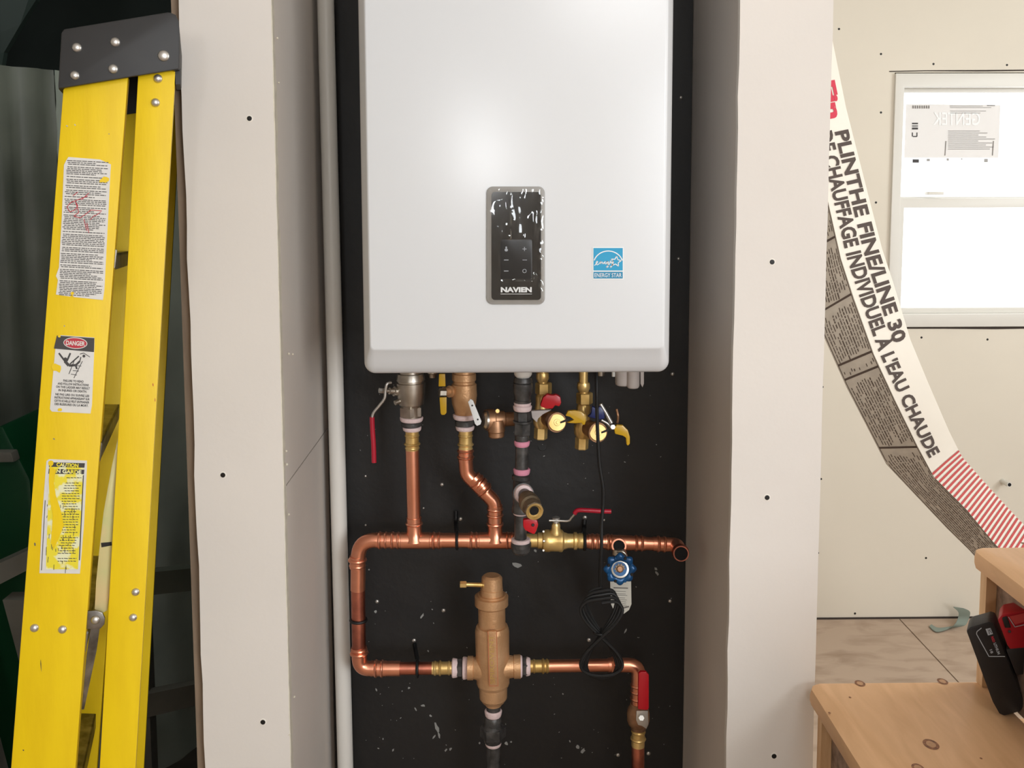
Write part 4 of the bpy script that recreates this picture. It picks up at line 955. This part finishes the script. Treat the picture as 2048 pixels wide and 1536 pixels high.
tl = [('FAILURE TO READ',763),('AND FOLLOW INSTRUCTIONS',769.5),('ON THIS LADDER MAY RESULT',776),('IN INJURIES OR DEATH.',782.5),('NE PAS LIRE OU SUIVRE LES',791),('INSTRUCTIONS APPARAISSANT SUR',797.5),('CETTE ECHELLE PEUT ENTRAINER',804),('DES BLESSURES OU LA MORT.',810.5)]
text('lettering', l2, M_ink, [(s_, (147-(yy-763)*0.08,yy+1), LD, 4.2, min(70, 2.7*len(s_)), 0.03, True) for s_, yy in tl], onL(0.0011))
flat('peeled_spot', l2, M_fg, [blob(113,735,9,9,1.2,1), blob(120,819,4,8), blob(119,672,4,7)], onL(0.0014))
l3 = lbl('caution_label', [(93,922),(98,918),(174,921),(174,935),(168,1050),(160,1147),(79,1146),(84,1040)], M_lab, 'torn yellow caution label')
flat('field', l3, M_laby, [[(99,926),(168,928),(167,950),(156,1138),(92,1138)]], onL(0.0011))
flat('band', l3, M_ink, [[(99,924),(170,926),(169,935),(98,933)],[(98,937),(169,939),(168,948),(97,947)],[(166,950),(168,950),(160,1120),(158,1120)],[(90,1000),(91.4,1000),(84,1140),(82.6,1140)]], onL(0.0013))
text('lettering', l3, M_laby, [('CAUTION', (135,933), LD, 7, 44, 0.04, True), ('EN GARDE', (135,946), LD, 7, 56, 0.04, True)], onL(0.0015))
pol = []
for yy in [955+5.2*i for i in range(33)]:
    if random.random() < 0.86:
        x0_ = xe(126,955,112,1140,yy); x1_ = xe(163,955,152,1140,yy); xx = x0_+random.uniform(0,8)
        while xx < x1_-random.uniform(0,8): x2 = xx+random.uniform(3,8); pol.append(seg2((xx,yy),(min(x2,x1_),yy+0.4),1.4)); xx = x2+1.3
for i in range(40): 
    xx = random.uniform(92,150); yy = random.uniform(1000,1135); pol.append(seg2((xx,yy),(xx+random.uniform(-1,1),yy+random.uniform(4,12)),1.1))
flat('print', l3, M_ink, pol, onL(0.0013))
flat('peeled_spot', l3, M_fg, [[(100,930),(112,940),(108,965),(112,990),(122,1020),(128,1050),(118,1075),(108,1098),(102,1085),(104,1060),(106,1030),(100,1000),(98,960)], blob(102,926,6,8)], onL(0.0017))
# ------------------------------------------------------------------ flattened heater carton
Cr = [(1570,20),(1585,90),(1617,230),(1649,371),(1682,517),(1707,594),(1748,709),(1790,800),(1835,892),(1868,954),(1933,1019),(1984,1081),(2060,1165),(2180,1300),(2300,1460),(2400,1640),(2460,1830),(2470,1985)]
Rt = [(1645,0),(1664,76),(1692,215),(1727,353),(1764,497),(1787,567),(1821,680),(1857,767),(1898,862),(1924,914),(1979,976),(2029,1030),(2106,1110),(2230,1248),(2355,1415),(2460,1605),(2525,1815),(2535,1975)]
Gr = [(1525,30),(1535,105),(1560,270),(1596,440),(1630,600),(1645,668),(1693,775),(1729,844),(1772,928),(1824,983),(1893,1056),(1938,1100),(2010,1180),(2130,1318),(2245,1480),(2340,1665),(2395,1835),(2405,1985)]
YCt = 1.95
def interp(L, t):
    t = max(0, min(len(L)-1.0001, t)); i = int(t); f = t-i
    return (L[i][0]*(1-f)+L[i+1][0]*f, L[i][1]*(1-f)+L[i+1][1]*f)
def c3(L, t, Y): p = interp(L, t); return U(p[0], p[1], Y)
cum = [0]
for i in range(1, len(Cr)): cum.append(cum[-1]+math.hypot(Cr[i][0]-Cr[i-1][0], Cr[i][1]-Cr[i-1][1]))
def t_of(u):
    for i in range(1, len(cum)):
        if u <= cum[i]: return i-1+(u-cum[i-1])/(cum[i]-cum[i-1])
    return len(cum)-1.0001
def white(u, v, e=0.0012):
    t = t_of(u); a = c3(Cr, t, YCt); b = c3(Rt, t, YCt+0.03); p = a.lerp(b, v); return p+Vector((0.0,-e,0))
def greyf(u, v, e=0.0009):
    t = t_of(u); a = c3(Cr, t, YCt); b = c3(Gr, t, YCt+0.05); p = a.lerp(b, v); return p+Vector((0.0,-e,0))
ct = thing('heater_carton', 'long bent cardboard heater carton with bold black French lettering', 'carton', U(1935,1098,YCt+0.05))
NS = 170; V = []
for i in range(NS+1):
    t = (len(Cr)-1.0002)*i/NS; a = c3(Cr,t,YCt); b = c3(Rt,t,YCt+0.03); g_ = c3(Gr,t,YCt+0.05); V += [a, b, b+g_-a, g_]
mk('carton_face', V, [(4*i,4*i+1,4*i+5,4*i+4) for i in range(NS)] + [(4*i+1,4*i+2,4*i+6,4*i+5) for i in range(NS)], M_cart, ct, smooth=True, fix=False, angle=40)
gf = mk('printed_side', V, [(4*i+3,4*i,4*i+4,4*i+7) for i in range(NS)] + [(4*i+2,4*i+3,4*i+7,4*i+6) for i in range(NS)] + [(0,1,2,3),(4*NS,4*NS+3,4*NS+2,4*NS+1)], M_cartg, ct, smooth=True, fix=False, angle=40)
gf['label'] = 'grey side covered in small print'
def u_at(y):     # arc position on the crease for a given pixel row
    for i in range(1, len(Cr)):
        if y <= Cr[i][1]: f = (y-Cr[i-1][1])/(Cr[i][1]-Cr[i-1][1]); return cum[i-1]+f*(cum[i]-cum[i-1])
    return cum[-1]
def tw(s_, u0, u1, v0, v1, bold=0.035):
    # glyph space: x -> u, y -> v
    Vg, Fg, W = glyphs(s_, bold); return [white(u0+(u1-u0)*vx/W, v0+(v1-v0)*vy) for vx, vy in Vg], Fg
merge('lettering', ct, M_cink, [tw('PLINTHE FINE/LINE 30', u_at(273), u_at(704), 0.57, 0.90), tw("DE CHAUFFAGE INDIVIDUEL À L'EAU CHAUDE", u_at(268), u_at(921), 0.15, 0.48)], smooth=False)
merge('logo_lettering', ct, M_logo, [tw('Fin', u_at(172), u_at(246), 0.50, 0.83, 0.05)], smooth=False)
q = lambda u, v: white(u, v)
V = []; Fc = []; u = u_at(946); uend = cum[-1]
k = 0
while u < uend:
    o = len(V); du = -16 if u < u_at(975) else -2
    for vv in (0, 0.5, 1): V += [white(u-du*0.0+(-14+14*0)*vv*0+(-10*vv), vv), white(u+4.6-10*vv, vv)]
    Fc += [(o,o+1,o+3,o+2),(o+2,o+3,o+5,o+4)]; u += 10.4; k += 1
mk('stripe_print', V, Fc, M_cred, ct, fix=False)
# fine print on the grey side
V = []; Fc = []
def gseg(u0, v0, u1, v1, wd):
    o = len(V); V.extend([greyf(u0,v0-wd),greyf(u1,v1-wd),greyf(u1,v1+wd),greyf(u0,v0+wd)]); Fc.append((o,o+1,o+2,o+3))
seps = [u_at(470), u_at(585), u_at(700), u_at(730), u_at(892)]
for row in range(13):
    v = 0.08+row*0.068; u = 150
    if row in (4, 8): wd = 0.014
    else: wd = 0.010
    while u < cum[-1]-90:
        sk_ = any(abs(u-(s_-v*35)) < 13 for s_ in seps); L2 = random.uniform(3, 16)
        if not sk_ and random.random() < 0.88: gseg(u, v, u+L2, v, wd)
        u += L2+random.uniform(1,3)
for s_ in seps:
    o = len(V); V.extend([greyf(s_-2,0.04),greyf(s_+2.5,0.04),greyf(s_-38+2.5,0.96),greyf(s_-38-2,0.96)]); Fc.append((o,o+1,o+2,o+3))
for k in range(90):
    ua = 150+(cum[-1]-215)*k/90; ub = 150+(cum[-1]-215)*(k+1)/90
    gseg(ua,0.035,ub,0.035,0.008); gseg(ua,0.965,ub,0.965,0.008)
mk('fine_print', V, Fc, M_cink, ct, fix=False)
# ------------------------------------------------------------------ stairs
YE_ = 1.425
ta = U(1612,1363,YE_); tb = U(1937,1092,YE_)
stairs = thing('staircase', 'unfinished maple staircase rising to the right beside the wall end', 'stairs', (ta.x, 1.0, 0))
th = 0.028; run = tb.x-ta.x; rise = tb.z-ta.z; YN = 0.45
def tread(x0, z, r0=0.0):
    x1 = x0+run+0.032; rc = 0.02
    P = [(x0, YN), (x0, YE_-rc), (x0+rc*0.3, YE_-rc*0.3), (x0+rc, YE_), (x1, YE_), (x1, YN)]
    return prism3('tread', [(p[0],p[1],z) for p in P], (0,0,-th), M_wood, stairs, bevel=0.010)
for k in range(-3, 3):
    x = ta.x+k*run; z = ta.z+k*rise
    if k < 0: continue
    trd = tread(x, z)
    box('riser', (x+0.034, YN+0.01, z-rise), (x+0.05, YE_-0.006, z-th), M_ris, stairs)
    box('edge_strip', (x+0.018, YE_-0.022, z-rise+(0.0 if k else -0.9)), (x+0.0335, YE_-0.004, z-th-0.0005), M_pine, stairs)
    if k == 0: tr0 = trd
    if k == 1: tr1 = trd
box('riser', (ta.x+0.034, YN+0.01, 0), (ta.x+0.05, YE_-0.006, ta.z-rise-0.001), M_ris, stairs)
box('stringer', (ta.x+0.06, YN+0.02, 0.0), (ta.x+3*run, YN+0.06, ta.z-0.05), M_pine, stairs)
box('stringer', (ta.x+0.06, YE_-0.05, 0.0), (ta.x+3*run, YE_-0.02, ta.z-0.05), M_pine, stairs)
def knot(px, py, r, z, par, el=2.2):
    c = UZ(px, py, z); R = r*S(c); V = []; n = 18
    for rr in (1.0, 0.6): V += [Vector((c.x+R*rr*math.cos(2*PI*k/n), c.y+R*rr*1.3*math.sin(2*PI*k/n), z+(0.0003 if rr == 1 else 0.0005))) for k in range(n)]
    kn = mk('knot', V, [(k,(k+1)%n,n+(k+1)%n,n+k) for k in range(n)], M_knot, par)
    mk('knot_heart', V[n:], [tuple(range(n))], M_knoti if r > 5 else M_knot, kn)
for x, y, r in [(1720,1367,10),(1885,1363,10),(1862,1489,15),(1700,1395,2.5),(1659,1426,2.5),(1962,1517,2.5),(1836,1536,12)]: knot(x, y, r, ta.z, tr0)
knot(2047,1087,5,tb.z,tr1)
# ------------------------------------------------------------------ cordless drill lying on the lower tread
YT = 1.318
DO = lambda d: (d*0.46, d*0.8, 0)
dr = thing('cordless_drill', 'red and black cordless drill with its battery towards the wall on the lower tread', 'drill', U(2010,1430,YT))
bt = prism3('battery', [U(x,y,YT) for x,y in [(1932,1262),(1940,1254),(1978,1243),(1987,1247),(2046,1400),(2048,1412),(2040,1424),(2008,1433),(1998,1428),(1985,1405)]], DO(0.045), M_batt, dr, bevel=0.004); bt['label'] = 'black battery pack'
fb = onY(YT-0.0004)
ldir = (0.36, 0.93)
flat('print', bt, M_pale, [seg2(a, b, 1.6) for a, b in [((1963,1256),(1954,1263)),((1954,1263),(1953,1268)),((1953,1268),(1978,1313)),((1978,1313),(2010,1313))]], fb)
flat('print', bt, M_pale, [[(1971,1258),(1981,1256),(1986,1268),(1976,1271)]], fb)
text('lettering', bt, M_ink, [('XC', (1975,1259), ldir, 6, 10, 0.03)], onY(YT-0.0007))
text('lettering', bt, M_inkr, [('RED', (1982,1274), ldir, 4.5, 12, 0.03)], fb); text('lettering', bt, M_pale, [('LITHIUM', (1987,1287), ldir, 5, 24, 0.03), ('18', (1979,1300), ldir, 5, 8, 0.03)], fb)
rb = prism3('motor_housing', [U(x,y,YT+0.004) for x,y in [(1995,1240),(2003,1230),(2022,1226),(2048,1222),(2053,1226),(2053,1292),(2048,1298),(2022,1302),(2014,1290)]], DO(0.045), M_tred, dr, bevel=0.005); rb['label'] = 'red housing'
flat('logo_print', rb, M_cred, [[(2019,1233),(2049,1226),(2050,1243),(2030,1249)]], onY(YT+0.0028)); flat('logo_print', rb, M_pale, [seg2((2017,1234),(2030,1254),1.6), seg2((2030,1254),(2050,1249),1.6)], onY(YT+0.0026))
prism3('battery_clip', [U(x,y,YT+0.002) for x,y in [(2004,1236),(2014,1233),(2022,1256),(2010,1256)]], DO(0.02), M_batt, rb, bevel=0.001)
turn('screw', rb, M_scrw, (2019,1263,YT+0.004), (2019,1263,YT+0.001), [(0,3),(1,2.5)], 10)
prism3('foot', [U(x,y,YT+0.003) for x,y in [(2010,1298),(2052,1294),(2054,1350),(2032,1352)]], DO(0.043), M_batt, dr, bevel=0.004)
